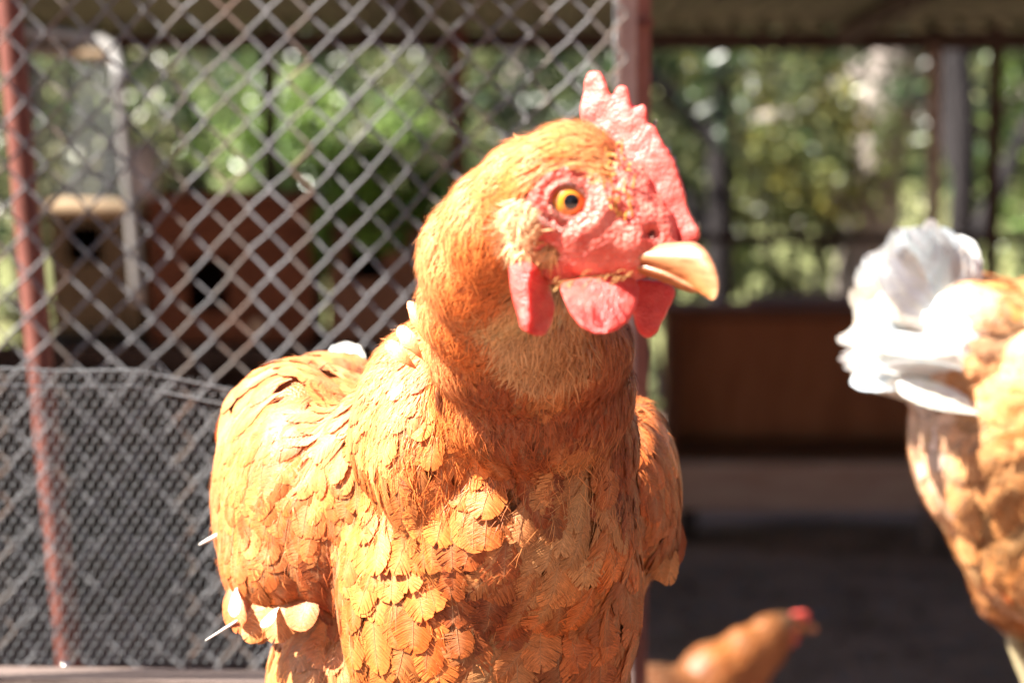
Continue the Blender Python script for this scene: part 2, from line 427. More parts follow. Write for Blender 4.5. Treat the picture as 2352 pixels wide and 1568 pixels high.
def ell_add(bm, c, r, basis):
    """ellipsoid: centre, radii along the three rows of basis"""
    g = bmesh.ops.create_icosphere(bm, subdivisions=4, radius=1)
    B = np.array(basis)
    for v in g['verts']:
        p = np.array(v.co); v.co = Vector(np.array(c)+(p*np.array(r))@B)
def bare_attr(me, fn):
    nv = len(me.vertices); co = np.empty(nv*3, np.float32); me.vertices.foreach_get('co', co); co = co.reshape(-1, 3).astype(float)
    a = me.color_attributes.new('tint', 'FLOAT_COLOR', 'POINT')
    c = np.ones((nv, 4), np.float32); c[:, :3] = fn(co)[:, None]; a.data.foreach_set('color', c.ravel())
def plume(root, body_me, guides, rng, density_mask, singles=0, big=.0165, sp_small=.42, sp_big=.40, nbig=16, view=True):
    vco = [v.co for v in body_me.vertices]
    bvh = BVHTree.FromPolygons(vco, [tuple(p.vertices) for p in body_me.polygons])
    P, Nn = scatter(body_me, guides, rng, sp_big, density_mask)
    D, q = guides(P)
    sm_ = q[:, 0] < big
    q[:, 1] *= np.where(sm_, .8, 1.12); q[:, 2] = np.where(sm_, q[:, 2]*.5, (q[:, 2]*.42).clip(.0006, .0019))
    q[:, 0] *= 1+rng.normal(0, .13, len(P)).clip(-.3, .35); q[:, 1] *= 1+rng.normal(0, .13, len(P)).clip(-.3, .35)
    B = q[:, 0] >= big
    if B.any():
        Pb, Nb, Db, qb = P[B], Nn[B], D[B], q[B]
        arr = feather_arrays(*shafts(Pb, Nb, Db, qb, bvh, 6, rng), qb, rng, nb=nbig, seg=2)
        sel = np.zeros(len(Pb), bool)
        if singles:
            tipc = arr[0].mean(1); vdir = norm(C0-tipc); face = (vdir*Nb).sum(1)
            rel = tipc-C0; z = rel@AX[2]; px = (rel@AX[0])/z/KPX+1176; py = (rel@AX[1])/z/KPX+784
            score = qb[:, 0]*qb[:, 1]*face.clip(0, 1)/z**2*((px > 0)&(px < 2352)&(py > 0)&(py < 1568))
            sel[np.argsort(-score)[:singles]] = True
            for i in np.where(sel)[0]:
                link('feather', feather_mesh('feather', arr, np.array([i])), M_FEATHER, root)
        tag(link('body_feathers', feather_mesh('body_feathers', arr, ~sel), M_FEATHER, root), kind='stuff')
    Sm = ~B
    if Sm.any():
        arr = feather_arrays(*shafts(P[Sm], Nn[Sm], D[Sm], q[Sm], bvh, 4, rng, .16), q[Sm], rng, nb=4, seg=1, shaft=False)
        tag(link('neck_feathers', feather_mesh('neck_feathers', arr), M_FLUFF, root), kind='stuff')
    print('feathers', int(B.sum()), int(Sm.sum()))
    return bvh
def leg(root, hip, foot, fwd, r=.006):
    """shank with toes standing on the ground below"""
    hip = np.array(hip); foot = np.array(foot); fwd = norm(np.array(fwd)); sd = np.cross(fwd, [0, 0, 1])
    knee = foot*.45+hip*.55-fwd*.02
    bm = bmesh.new()
    segs = [([hip, knee, foot+np.array([0, 0, .012])], [r*1.7, r*1.05, r])]
    for ang, ln in ((0, .055), (.6, .045), (-.6, .045), (math.pi, .022)):
        d = fwd*math.cos(ang)+sd*math.sin(ang)
        segs.append(([foot+np.array([0, 0, .012]), foot+d*ln*.5+np.array([0, 0, .010]), foot+d*ln+np.array([0, 0, .004])], [r, r*.75, r*.45]))
    for p, rr in segs:
        p = np.array(p); t = np.linspace(0, 1, 9); pp = np.stack([np.interp(t, [0, .5, 1], p[:, k]) for k in range(3)], 1); rr = np.interp(t, [0, .5, 1], rr)
        v, f = tube_np(pp, rr, 8); vv = [bm.verts.new(x) for x in v]
        for a in f: bm.faces.new([vv[i] for i in a])
        bm.faces.new(vv[:8][::-1]); bm.faces.new(vv[-8:])
    me = rem('leg', bm, .0018, 3)
    return link('leg', me, M_LEG, root, smooth=True)

# ================================================================== setting
M_DIRT = noisy('dark_soil', (.14, .085, .062), (.36, .225, .175), 3.5, .95, bump=.7, bscale=40, c3=(.24, .15, .115), dist=.03)
M_WOODR = noisy('red_stained_wood', (.10, .030, .014), (.20, .068, .032), 9, .75, (1, 1, 7), .4, 60, dist=.004)
M_WOODT = noisy('tan_board', (.12, .08, .045), (.22, .155, .09), 9, .8, (6, 1, 1), .4, 60, dist=.004)
M_WOODP = noisy('weathered_pink_board', (.085, .060, .050), (.15, .108, .092), 14, .85, (1, 6, 6), .5, 90, dist=.003)
M_WOODD = noisy('dark_timber', (.030, .018, .014), (.075, .045, .035), 8, .8, (6, 6, 1), .5, 60, dist=.004)
M_BARKD = noisy('dark_bark', (.010, .008, .009), (.028, .023, .023), 10, .95, (3, 3, .6), .9, 40, dist=.02)
M_BARKP = noisy('pale_gum_bark', (.16, .135, .12), (.44, .37, .33), 6, .9, (3, 3, .6), .7, 40, dist=.02)
M_RUST = noisy('red_oxide_paint', (.12, .036, .026), (.22, .080, .058), 25, .6, bump=.3, c3=(.16, .052, .038), dist=.001)
M_WIRE = noisy('weathered_wire', (.105, .10, .103), (.20, .195, .20), 30, .6, bump=.2, c3=(.15, .145, .148), metal=0, spec=.3, dist=.0004)
M_WIRER = noisy('rusting_wire', (.15, .065, .035), (.16, .15, .145), 14, .6, bump=.3, c3=(.14, .115, .10), metal=0, spec=.3, dist=.0004)
M_NET = mat('galvanised_net', (.16, .165, .17), .42, .2, .5)[0]
M_PIPE = noisy('pale_pipe', (.11, .105, .10), (.21, .20, .19), 12, .45, bump=.1, metal=.2, spec=.5, dist=.001)
M_ROOF = noisy('olive_roof_sheet', (.085, .095, .045), (.19, .20, .11), 3, .7, bump=.2, spec=.3, dist=.002)
M_GRASS = noisy('grass_slope', (.10, .12, .04), (.30, .29, .12), 1.3, .95, bump=.8, bscale=30, c3=(.17, .18, .07), dist=.05)
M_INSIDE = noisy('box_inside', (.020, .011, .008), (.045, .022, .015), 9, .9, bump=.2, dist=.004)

# ground: one sheet, uneven near by, with a rise behind the coop
xs = np.concatenate([np.linspace(-60, -6, 24, endpoint=False), np.linspace(-6, 6, 130), np.linspace(6.5, 60, 24)])
ys = np.concatenate([np.linspace(-30, -1, 14, endpoint=False), np.linspace(-1, 11, 130), np.linspace(11.5, 90, 50)])
gx, gy = np.meshgrid(xs, ys, indexing='ij'); gz = np.zeros_like(gx)
for i in range(gx.shape[0]):
    for j in range(gx.shape[1]):
        x, y = gx[i, j], gy[i, j]
        a = .012*noise.noise(Vector((x*3, y*3, 0)))+.03*noise.noise(Vector((x*.7, y*.7, 5)))-.02
        gz[i, j] = a+.20*max(0, y-11)*min(1, max(0, y-11)/8)
gv = np.stack([gx, gy, gz], -1).reshape(-1, 3); ny = len(ys)
ii, jj = np.meshgrid(np.arange(len(xs)-1), np.arange(ny-1), indexing='ij'); b0 = (ii*ny+jj).ravel()
gf = np.stack([b0, b0+ny, b0+ny+1, b0+1], -1)
cy = (gy[:-1, :-1].ravel())
gme = mesh_np('ground', gv, gf, smooth=True); gme.materials.append(M_DIRT); gme.materials.append(M_GRASS)
gme.polygons.foreach_set('material_index', (cy > 8.2).astype(np.int32))
tag(link('ground', gme), kind='structure')

# litter on the ground: straw bits and leaves
n = 9000
p = np.stack([RNG.uniform(-3.2, 3.2, n), RNG.uniform(1.9, 7, n), np.full(n, .004)], 1)
ang = RNG.uniform(0, 6.28, n); ln = RNG.uniform(.008, .035, n); wd = RNG.uniform(.0015, .009, n)
dx = np.stack([np.cos(ang)*ln, np.sin(ang)*ln, RNG.uniform(-.002, .01, n)], 1); dyv = np.stack([-np.sin(ang)*wd, np.cos(ang)*wd, RNG.uniform(-.003, .003, n)], 1)
v = np.stack([p-dx, p+dyv, p+dx, p-dyv], 1).reshape(-1, 3)
lc = np.array([[.16, .11, .06], [.10, .055, .035], [.22, .18, .12], [.08, .06, .05], [.12, .13, .14]])[RNG.integers(0, 5, n)]
tag(link('leaf_litter', mesh_np('leaf_litter', v, np.arange(4*n).reshape(-1, 4), np.repeat(lc, 4, 0)), M_LEAF), 'scattered straw, leaves and chips on the dark soil of the run', 'litter', kind='stuff')

# ------------------------------------------------------------------ foliage helpers
def leaves(name, clumps, per, size, cols, parent, droop=.3, seed=1, aspect=.42):
    """clumps: list of (centre, radius)"""
    rg = np.random.default_rng(seed)
    cs = np.array([c for c, r in clumps]); rs = np.array([r for c, r in clumps])
    k = np.repeat(np.arange(len(cs)), per); n = len(k)
    u = norm(rg.normal(0, 1, (n, 3)))*(rg.random((n, 1))**.45)
    P = cs[k]+u*rs[k][:, None]
    d = norm(rg.normal(0, 1, (n, 3))+np.array([0, 0, -droop])+u*.5); s = norm(np.cross(d, rg.normal(0, 1, (n, 3))))
    nn_ = np.cross(d, s)
    L = size*rg.uniform(.55, 1.25, (n, 1)); wv = L*aspect
    # six-point leaf: tip, base, folded along its rib
    v = np.stack([P-d*L*.5, P-d*L*.1+s*wv*.5+nn_*wv*.15, P+d*L*.5, P-d*L*.1-s*wv*.5+nn_*wv*.15], 1)
    f = np.array([[0, 1, 2], [0, 2, 3]])
    F = (f[None]+(np.arange(n)*4)[:, None, None]).reshape(-1, 3)
    cc = np.array(cols)[rg.integers(0, len(cols), len(cs))][k]*np.exp(rg.normal(0, .35, (n, 1)))
    return link(name, mesh_np(name, v.reshape(-1, 3), F, np.repeat(cc, 4, 0)), M_LEAF, parent)
def blobset(c, r, n, rr, seed):
    rg = np.random.default_rng(seed); out = []
    for _ in range(n):
        u = norm(rg.normal(0, 1, 3))*rg.random()**.4
        out.append((np.array(c)+u*np.array(r), rr*rg.uniform(.6, 1.3)))
    return out
def limb(pts, r0, r1, n=24, wob=.05, seed=0):
    pts = np.array(pts, float); t = np.linspace(0, 1, n); tt = np.linspace(0, 1, len(pts))
    p = np.stack([np.interp(t, tt, pts[:, k]) for k in range(3)], 1)
    for i in range(n): p[i] += np.array(noise.noise_vector(Vector(p[i]*1.5)+Vector((seed, 0, 0))))*wob*min(1, t[i]*4)
    return p, np.linspace(r0, r1, n)*(1+.12*np.array([noise.noise(Vector((x*9, seed, 0))) for x in t]))
def tree(label, base, top, r0, r1, crown_c, crown_r, cols, seed, bark, group='trees behind the coop', nleaf=34, ncl=90, size=.07, limbs=3):
    t = empty('tree', base, label, 'tree', group)
    vs_, fs, b = [], [], 0
    mid = (np.array(base)+np.array(top))/2+np.array([.05*math.sin(seed), 0, 0])
    segs = [limb([base, mid, top], r0, r1, seed=seed)]
    rg = np.random.default_rng(seed)
    for i in range(limbs):
        f0 = .3+.6*i/max(1, limbs); s = np.array(base)*(1-f0)+np.array(top)*f0
        e = np.array(crown_c)+rg.uniform(-1, 1, 3)*np.array(crown_r)*.8
        segs.append(limb([s, (s+e)/2+np.array([0, 0, -.05]), e], r1*.9, r1*.25, 14, seed=seed+i))
    for pts, rr in segs:
        v, f = tube_np(pts, rr, 10); vs_.append(v); fs.append(f+b); b += len(v)
    link('trunk', mesh_np('trunk', np.concatenate(vs_), np.concatenate(fs), smooth=True), bark, t)
    o = leaves('crown', blobset(crown_c, crown_r, ncl, .16, seed), nleaf, size, cols, t, seed=seed)
    return t
GR_BRIGHT = [(.13, .20, .045), (.17, .25, .06), (.09, .15, .04), (.20, .26, .09)]
GR_OLIVE = [(.10, .12, .05), (.15, .16, .07), (.07, .09, .04), (.20, .20, .10)]
GR_DARK = [(.025, .045, .018), (.04, .07, .025), (.06, .09, .035), (.05, .05, .03)]
GR_YEL = [(.28, .25, .06), (.20, .22, .07), (.13, .16, .06)]

# far wood that reads as one mass
rg = np.random.default_rng(5)
cl = []
for _ in range(900):
    x = rg.uniform(-11, 11); y = rg.uniform(15, 24); z = .12*(y-11)+rg.uniform(-.2, 5.5)
    cl.append((np.array([x, y, z]), rg.uniform(.35, .8)))
tag(leaves('far_wood', cl, 80, .19, GR_OLIVE+GR_DARK+GR_DARK+[(.22, .21, .12)], None, seed=5, aspect=.55), 'mixed olive and dark green wood rising behind everything', 'woodland', kind='stuff')

cl = []  # scrub added behind and beside the camera, unseen, to block sky light
for _ in range(520):
    x = rg.uniform(-12, 12); y = rg.uniform(-9, -5.5)-abs(x)*.0; z = rg.uniform(0, 6.5)
    cl.append((np.array([x, y, z]), rg.uniform(.45, .9)))
for _ in range(220):
    cl.append((np.array([rg.uniform(7, 10), rg.uniform(-6, 10), rg.uniform(0, 5.5)]), rg.uniform(.45, .9)))
tag(leaves('sky_block_scrub', cl, 70, .28, GR_OLIVE+GR_DARK+GR_DARK, None, seed=6, aspect=.6), 'dense olive and dark green scrub added out of view to block sky light', 'woodland', kind='stuff')
# ------------------------------------------------------------------ trees and shrubs behind the coop
def WB(px, py, Y): return tuple(W(px, py, Y))
def gnd(px, Y): q_ = W(px, 600, Y); return (q_[0], Y, -.02 if Y < 11 else .02)
tree('dark straight trunk behind the coop, right of the red steel post', gnd(1672, 8.0), WB(1668, -260, 8.0), .042, .036, WB(1700, 60, 8.2), (1.0, .5, .5), GR_DARK, 11, M_BARKD, ncl=40)
tree('leaning pale gum tree with forked limbs seen over the white tail of the hen', gnd(1960, 9), WB(2110, -200, 9), .13, .08, WB(1990, 240, 9.6), (1.1, .5, .9), GR_OLIVE, 12, M_BARKP, limbs=6, ncl=60)
tree('dark double trunk behind the coop between the two right posts', gnd(2200, 7.6), WB(2208, -260, 7.6), .045, .04, WB(2260, 80, 8.4), (.8, .5, .6), GR_DARK, 13, M_BARKD, ncl=40)
tree('pale limbed tree above the head of the hen, left of the red steel post', gnd(1240, 9.5), WB(1150, -240, 9.5), .11, .06, WB(1130, 200, 9.8), (.9, .5, .7), GR_OLIVE, 14, M_BARKP, limbs=5, ncl=60)
tree('slender dark tree behind the leafy nest boxes', gnd(700, 8.5), WB(640, -260, 8.5), .07, .05, WB(700, 160, 8.6), (1.3, .6, .9), GR_DARK+GR_BRIGHT[2:3], 15, M_BARKD, limbs=5, ncl=130)
for i, (lx, px, py, Y, rx, rz, cols, nc) in enumerate([
    ('yellow flowering bush in the gap right of the dark straight trunk', 1810, 300, 8.8, .55, .38, GR_YEL, 46),
    ('pale olive bush low between the red steel post and the dark straight trunk', 1580, 420, 8.6, .30, .75, GR_OLIVE+GR_BRIGHT[:1], 50),
    ('sunlit olive bush low beyond the rail right of the dark straight trunk', 1830, 520, 9.2, .75, .65, GR_OLIVE+[(.30, .30, .16)], 80),
    ('bright green bush beyond the rightmost coop post', 2330, 330, 9, .35, .8, GR_BRIGHT, 60),
    ('dense sunlit green shrub above the middle nest box', 520, 385, 7.4, .75, .30, GR_BRIGHT+GR_OLIVE+GR_DARK, 90),
    ('small bright shrub at the corner above the middle nest box', 655, 350, 6.7, .16, .26, GR_BRIGHT+[(.26, .32, .13)], 40),
    ('dim green shrub seen inside the pale pipe gate', 160, 300, 7.2, .6, .7, GR_OLIVE+GR_DARK, 80),
    ('dull green bush between trunks just above the head of the hen', 1250, 330, 8.2, .6, .7, GR_OLIVE+GR_DARK, 80)]):
    c = W(px, py, Y); t = empty('bush', (c[0], Y, 0), lx, 'bush', 'bushes behind the coop')
    stems = []; b = 0; vv = []; ff = []
    for k in range(4):
        s, r_ = limb([(c[0]+.05*k-.1, Y, -.02), (c[0]+(k-1.5)*.1, Y, c[2]*.5), (c[0]+(k-1.5)*rx*.4, Y, c[2]+rz*.3)], .018, .006, 12, seed=k+i)
        v, f = tube_np(s, r_, 6); vv.append(v); ff.append(f+b); b += len(v)
    link('stem', mesh_np('stem', np.concatenate(vv), np.concatenate(ff), smooth=True), M_BARKD, t)
    leaves('foliage', blobset(c, (rx, .35, rz), nc, .11, 40+i), 46, .055, cols, t, seed=60+i, aspect=.5)

# ------------------------------------------------------------------ the coop
coop = empty('chicken_coop', (0, 6, 0), 'low open fronted coop with olive sheet roof on dark posts', 'coop')
YB = 6.0
def vpost(name, px, w_px, Y, m, parent, py0=-60, lean=0, z0=-.03, label=None):
    a = W(px-w_px/2, 300, Y)[0]; b_ = W(px+w_px/2, 300, Y)[0]; top = W(px, py0, Y)[2]
    o = box(name, (a, Y-.5*(b_-a), z0), (b_, Y+.5*(b_-a), top), m, parent, .006)
    if label: o['label'] = label
    return o
zE = W(1500, 98, YB)[2]
for px, wd_, Y in ((1052, 30, YB-.05), (2145, 26, YB+.05), (2283, 30, YB-.6), (60, 40, YB), (2480, 40, YB-.6), (620, 34, YB)):
    vpost('post', px, wd_, Y, M_WOODD if px != 1052 else M_RUST, coop, 60)
xl = -5.0; xr = 3.4  # roof run on unseen past the left edge to shade the ground
box('beam', (xl, YB-.03, zE-.02), (xr, YB+.05, zE+.028), M_WOODD, coop)
box('beam', (xl, YB-2.35, zE+.085), (xr, YB-2.28, zE+.145), M_WOODD, coop)
zr = W(1500, 545, YB+.1)[2]
box('rail', (W(1500, 545, YB)[0], YB+.06, zr-.016), (xr, YB+.10, zr+.010), M_WOODD, coop)
for k in range(8):
    x = xl+.35+k*1.1
    v0 = Vector((x, YB, zE+.012)); v1 = Vector((x, YB-2.2, zE+.122))
    c = (v0+v1)/2; d = (v1-v0); rot = Matrix.Rotation(math.atan2(d.z, -d.y)*-1, 3, 'X')
    box('rafter', c-Vector((.025, d.length/2, .015)), c+Vector((.025, d.length/2, .015)), M_WOODD, coop, rot=rot)
box('cover_board', (.2, YB+.46, -.03), (xr, YB+.49, .16), M_WOODD, coop)  # board added to hide a sunlit patch of ground behind the planks
# corrugated sheets, each its own part
nsh = 10; sw = (xr-xl+.4)/nsh
prof = []
nx = 60; yy = np.array([YB+.25, YB-.6, YB-1.6, YB-2.75]); zz = zE+.045+(YB-yy)*.05
for k in range(nsh):
    xx = xl-.2+k*sw+np.linspace(0, sw*1.04, nx); co_ = .009*np.sin((xx-xx[0])/.076*2*np.pi)
    P = []
    for off in (0, .0012):
        for y_, z_ in zip(yy, zz): P.append(np.stack([xx, np.full(nx, y_), z_+co_+off+.003*(k % 2)], 1))
    P = np.concatenate(P); F = []
    for s in range(2):
        for r_ in range(3):
            a = (s*4+r_)*nx+np.arange(nx-1); F.append(np.stack([a, a+1, a+nx+1, a+nx], -1))
    link('roof_sheet', mesh_np('roof_sheet', P, np.concatenate(F), smooth=True), M_ROOF, coop)
# low wood box and boards at the back right
def frame_box(px0, px1, py0, py1, Y, depth, m, label, name='nest_box', cat='nest box', opening=None, group=None, ft=.022, back=M_INSIDE):
    a = W(px0, py1, Y); b_ = W(px1, py0, Y)
    x0, x1, z0, z1 = a[0], b_[0], a[2], b_[2]
    t = empty(name, ((x0+x1)/2, Y+depth/2, z0), label, cat, group)
    box('side_panel', (x0, Y+.012, z0+ft), (x0+ft, Y+depth, z1-ft), m, t); box('side_panel', (x1-ft, Y+.012, z0+ft), (x1, Y+depth, z1-ft), m, t)
    box('top_panel', (x0-.01, Y-.01, z1-ft+.001), (x1+.01, Y+depth, z1+.001), m, t); box('bottom_panel', (x0, Y+.01, z0), (x1, Y+depth, z0+ft-.001), m, t)
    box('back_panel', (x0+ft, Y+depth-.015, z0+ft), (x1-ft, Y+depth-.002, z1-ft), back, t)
    if opening:
        ox0, ox1, oy0, oy1 = opening; oa = W(ox0, oy1, Y); ob = W(ox1, oy0, Y); q0, q1, s0, s1 = oa[0], ob[0], oa[2], ob[2]
        # front built of boards round the opening
        box('board', (x0, Y, s1+.002), (x1, Y+.011, z1-ft-.001), m, t, .003)
        box('board', (x0, Y, z0+ft), (x1, Y+.011, s0-.002), m, t, .003)
        box('board', (x0, Y, s0), (q0, Y+.011, s1), m, t, .003); box('board', (q1, Y, s0), (x1, Y+.011, s1), m, t, .003)
    return t
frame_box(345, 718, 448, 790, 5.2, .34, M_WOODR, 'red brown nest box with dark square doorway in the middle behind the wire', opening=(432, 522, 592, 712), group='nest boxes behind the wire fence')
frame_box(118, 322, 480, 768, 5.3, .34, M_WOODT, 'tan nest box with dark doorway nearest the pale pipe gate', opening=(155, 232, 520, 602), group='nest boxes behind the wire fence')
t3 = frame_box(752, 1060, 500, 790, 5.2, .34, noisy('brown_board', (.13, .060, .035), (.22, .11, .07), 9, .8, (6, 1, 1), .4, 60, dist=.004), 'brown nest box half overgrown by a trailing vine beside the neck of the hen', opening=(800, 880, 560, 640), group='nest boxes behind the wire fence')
# stand under the boxes
st = empty('box_stand', (-.6, 5.4, 0), 'dark low timber stand carrying the three nest boxes', 'stand')
zs = W(500, 790, 5.2)[2]
box('top_board', (W(60, 790, 5.2)[0], 5.16, zs-.04), (W(1100, 790, 5.2)[0], 5.66, zs-.003), M_WOODD, st)
for px in (70, 420, 760, 1080):
    x = W(px, 800, 5.2)[0]
    for y_ in (5.2, 5.58): box('leg', (x-.02, y_, -.03), (x+.02, y_+.04, zs-.04), M_WOODD, st)
bb = box('back_board', (W(-900, 790, 5.2)[0], 5.62, .02), (W(1100, 790, 5.2)[0], 5.64, zs-.045), M_WOODD, st)
pk = W(592, 752, 5.15); bm = bmesh.new(); bmesh.ops.create_icosphere(bm, subdivisions=3, radius=.016, matrix=Matrix.Translation(Vector(pk)) @ Matrix.Diagonal((1, .6, 1.1, 1)))  # made-up bead standing in for a bright spot of unknown cause
tag(link('stand_in_bead', bm_mesh('stand_in_bead', bm), mat('pale_bead', (.55, .42, .30), .4)[0], smooth=True), 'small pale shell standing in for a bright spot low on the front of the red brown nest box', 'bead')
# crate and kick board, right
cr = frame_box(1528, 2300, 705, 1062, YB, .20, noisy('brown_crate_wood', (.12, .048, .028), (.22, .09, .052), 7, .8, (1, 1, 5), .4, 50, dist=.004), 'large open dark brown crate at the back of the coop on the right', 'crate', 'crate', ft=.035,
               back=noisy('crate_back', (.34, .125, .060), (.50, .20, .10), 4, .85, (5, 1, 1), .3, dist=.004))
a = W(1520, 1172, YB-.25); b_ = W(2360, 1064, YB-.25)
kb = empty('kick_board', ((a[0]+b_[0])/2, YB-.25, 0), 'long low brown board in front of the dark crate on the ground', 'board')
x = a[0]-.1
for wd_ in (1.05, .62, .5):
    box('plank', (x, YB-.27, a[2]+.004), (x+wd_-.004, YB-.24, b_[2]), noisy('kick_plank', (.46, .26, .20), (.62, .42, .34), 7, .8, (1, 5, 5), .3, dist=.003), kb); x += wd_
for xx_ in (a[0]+.05, a[0]+1.0, a[0]+1.9): box('bracket', (xx_, YB-.235, -.02), (xx_+.04, YB-.02, a[2]+.06), M_WOODD, kb)
a = W(1720, 700, YB+.3); b_ = W(2100, 672, YB+.3)
box('shelf_board', (a[0], YB+.08, a[2]), (b_[0]+.4, YB+.3, a[2]+.03), M_WOODR, coop)
# pale narrow pipe with a bright top
vp = tube('standpipe', [W(2146, 620, 5.6)*[1, 1, 0]+[0, 0, 0], W(2146, 400, 5.6), W(2146, 105, 5.6)], .017, noisy('pinkish_pipe', (.22, .12, .09), (.48, .38, .34), 5, .5, bump=.1, dist=.001))
tag(vp, 'pinkish pipe with a bright cap standing over the white tailed hen', 'pipe')

# vine over the boxes
vine = empty('vine', W(820, 480, 5.1), 'bright green vine trailing over the brown nest box', 'vine')
cl = [(W(px, py, Y), r_) for px, py, Y, r_ in [(770, 385, 5.3, .05), (790, 400, 5.3, .06), (800, 440, 5.25, .07), (840, 380, 5.3, .05), (850, 420, 5.2, .07), (870, 460, 5.2, .07), (880, 380, 5.3, .05), (900, 470, 5.2, .05), (830, 470, 5.2, .06), (960, 430, 5.3, .06), (980, 440, 5.3, .05),
      (742, 500, 5.12, .024), (740, 540, 5.12, .024), (744, 575, 5.12, .022), (742, 605, 5.12, .016), (840, 545, 5.1, .025), (880, 555, 5.1, .025), (910, 545, 5.1, .025), (780, 480, 5.2, .05), (940, 480, 5.2, .05)]]
leaves('foliage', cl, 110, .030, [(.15, .30, .05), (.20, .38, .08), (.10, .22, .04)], vine, seed=3, aspect=.75)
tube('stem', [W(742, 610, 5.14), W(742, 500, 5.14), W(790, 440, 5.22), W(860, 470, 5.2), W(980, 450, 5.28)], .004, M_BARKD, vine, 6)

# pale pipe gate on the left
gate = empty('pipe_gate', W(180, 460, 3.2), 'pale bent pipe gate with fine wire behind the fence at upper left', 'gate')
gp = [W(55, 74, 3.4), W(150, 80, 3.35), W(225, 92, 3.3), W(258, 112, 3.25), W(272, 160, 3.2), W(284, 300, 3.2), W(300, 462, 3.2), W(318, 700, 3.2)]
tt = np.linspace(0, 1, 40); gp = np.array(gp); gp = np.stack([np.interp(tt, np.linspace(0, 1, len(gp)), gp[:, k]) for k in range(3)], 1)
tube('frame_pipe', gp, .009, M_PIPE, gate, 10)
tube('top_rail', [W(60, 115, 3.4), W(262, 130, 3.25)], .008, M_WOODT, gate, 10)
tube('stile', [W(50, 60, 3.4), W(48, 700, 3.4)], .010, M_PIPE, gate, 10)
tube('bottom_rail', [W(55, 470, 3.4), W(305, 478, 3.2)], .012, M_WOODT, gate, 10)
vv = []; ff = []; b = 0
for i in range(26):
    for s in (1, -1):
        x0 = 55+i*18-(120 if s > 0 else 0); p0 = (x0, 110); p1 = (x0+s*200, 465)
        pts = [(p0[0]+(p1[0]-p0[0])*t_, p0[1]+(p1[1]-p0[1])*t_) for t_ in np.linspace(0, 1, 12)]
        pts = [q_ for q_ in pts if 55 < q_[0] < 285]
        if len(pts) < 2: continue
        v, f = tube_np([W(a_, b2, 3.38-.14*(a_-55)/230) for a_, b2 in pts], .0008, 4); vv.append(v); ff.append(f+b); b += len(v)
tag(link('gate_wire', mesh_np('gate_wire', np.concatenate(vv), np.concatenate(ff)), M_NET, gate), kind='stuff')
bk = tube('bucket', [W(325, 455, 4.6), W(325, 330, 4.6)], [.030, .038], mat('pale_plastic', (.48, .47, .50), .4)[0], None, 16)
bk.data.materials.clear(); bk.data.materials.append(mat('pale_tub', (.36, .35, .38), .4)[0])
tag(bk, 'narrow pale grey tub standing on the corner of the middle nest box', 'tub'); bk.name = 'tub'

# ------------------------------------------------------------------ chain link fence
YF = 1.80
fence = empty('chain_link_fence', W(700, 1300, YF)*[1, 1, 0], 'grey diamond chain link fence behind the foreground hen', 'fence')
CW, CH = 91*KPX*YF, 98*KPX*YF
zb, zt = .50, 1.62
npd = int((zt-zb)/CH)
pts = []
for i in range(npd*2):
    s = 1 if i % 2 else -1
    # a slightly flattened bend at each knuckle, straight run between
    for t_ in (0, .07, .16, .3, .5, .7, .84, .93):
        g = t_
        xx_ = s*(-.5+g)*CW*.5*1.12
        if t_ in (0, .07, .93): xx_ *= .985
        yy_ = .0016*math.cos(t_*math.pi)*s
        pts.append((xx_, yy_, (i+g)*CH/2))
pts = np.array(pts)
wv_, wf = tube_np(pts, .00118, 6)
wme = mesh_np('wire', wv_, wf, smooth=True)
wme.materials.append(M_WIRE); wme2 = wme.copy(); wme2.materials.clear(); wme2.materials.append(M_WIRER)
xR = W(1412, 784, YF)[0]; k = 0; x = xR
rg = np.random.default_rng(3)
while x > W(-500, 784, YF)[0]:
    dz = CH/2 if k % 2 else 0
    vw = wv_+np.array([x, YF+.010*math.sin(k*.35), zb+dz])
    for q_ in range(0, len(vw), 6):           # the sheet sags and bulges a little, neighbours together
        c_ = vw[q_]; e_ = noise.noise_vector(Vector((c_[0]*7, 3.1, c_[2]*5)))*.0075+noise.noise_vector(Vector((c_[0]*24, 9.1, c_[2]*20)))*.0022
        vw[q_:q_+6] += np.array(e_)
    o = link('wire', mesh_np('wire', vw, wf, smooth=True), M_WIRER if rg.random() < .3 else M_WIRE, fence)
    k += 1; x -= CW/2
M_POST = noisy('dusty_red_paint', (.20, .078, .058), (.32, .145, .115), 25, .6, bump=.3, c3=(.25, .105, .082), dist=.001)
post = empty('steel_post', W(1462, 1300, 1.86)*[1, 1, 0], 'upright red painted steel post at the end of the chain link fence', 'post')
a = W(1424, 300, 1.86); b_ = W(1494, 300, 1.86)
rotp = Matrix.Rotation(.012, 3, 'Y').to_4x4()
box('tube', (a[0], 1.86, -.02), (b_[0], 1.86+.03, 1.72), M_POST, post, .004)
box('lit_edge', (a[0]-.002, 1.852, -.02), (a[0]+.013, 1.8585, 1.72), noisy('lit_pink_paint', (.34, .22, .19), (.50, .37, .33), 25, .6, bump=.2, dist=.001), post, .001)  # strip in paler colour stands for the sunlit left side of the post
for py in (52, 620): 
    q_ = W(1456, py, 1.85); box('tie', (a[0]-.003, 1.8565, q_[2]-.003), (b_[0]+.002, 1.8595, q_[2]+.003), M_RUST, post, .001)
tube('tension_wire', [W(1413, -200, 1.85), W(1415, 300, 1.85), W(1418, 900, 1.85)], .0015, M_PIPE, post)
lp = tube('brace_pole', [W(8, -160, 1.9), W(20, 0, 1.9), W(62, 500, 1.9), W(108, 1000, 1.9), W(160, 1530, 1.9), W(178, 1700, 1.9)*[1, 1, 0]+[.15, 0, .3]], .0108, M_RUST, None, 14)
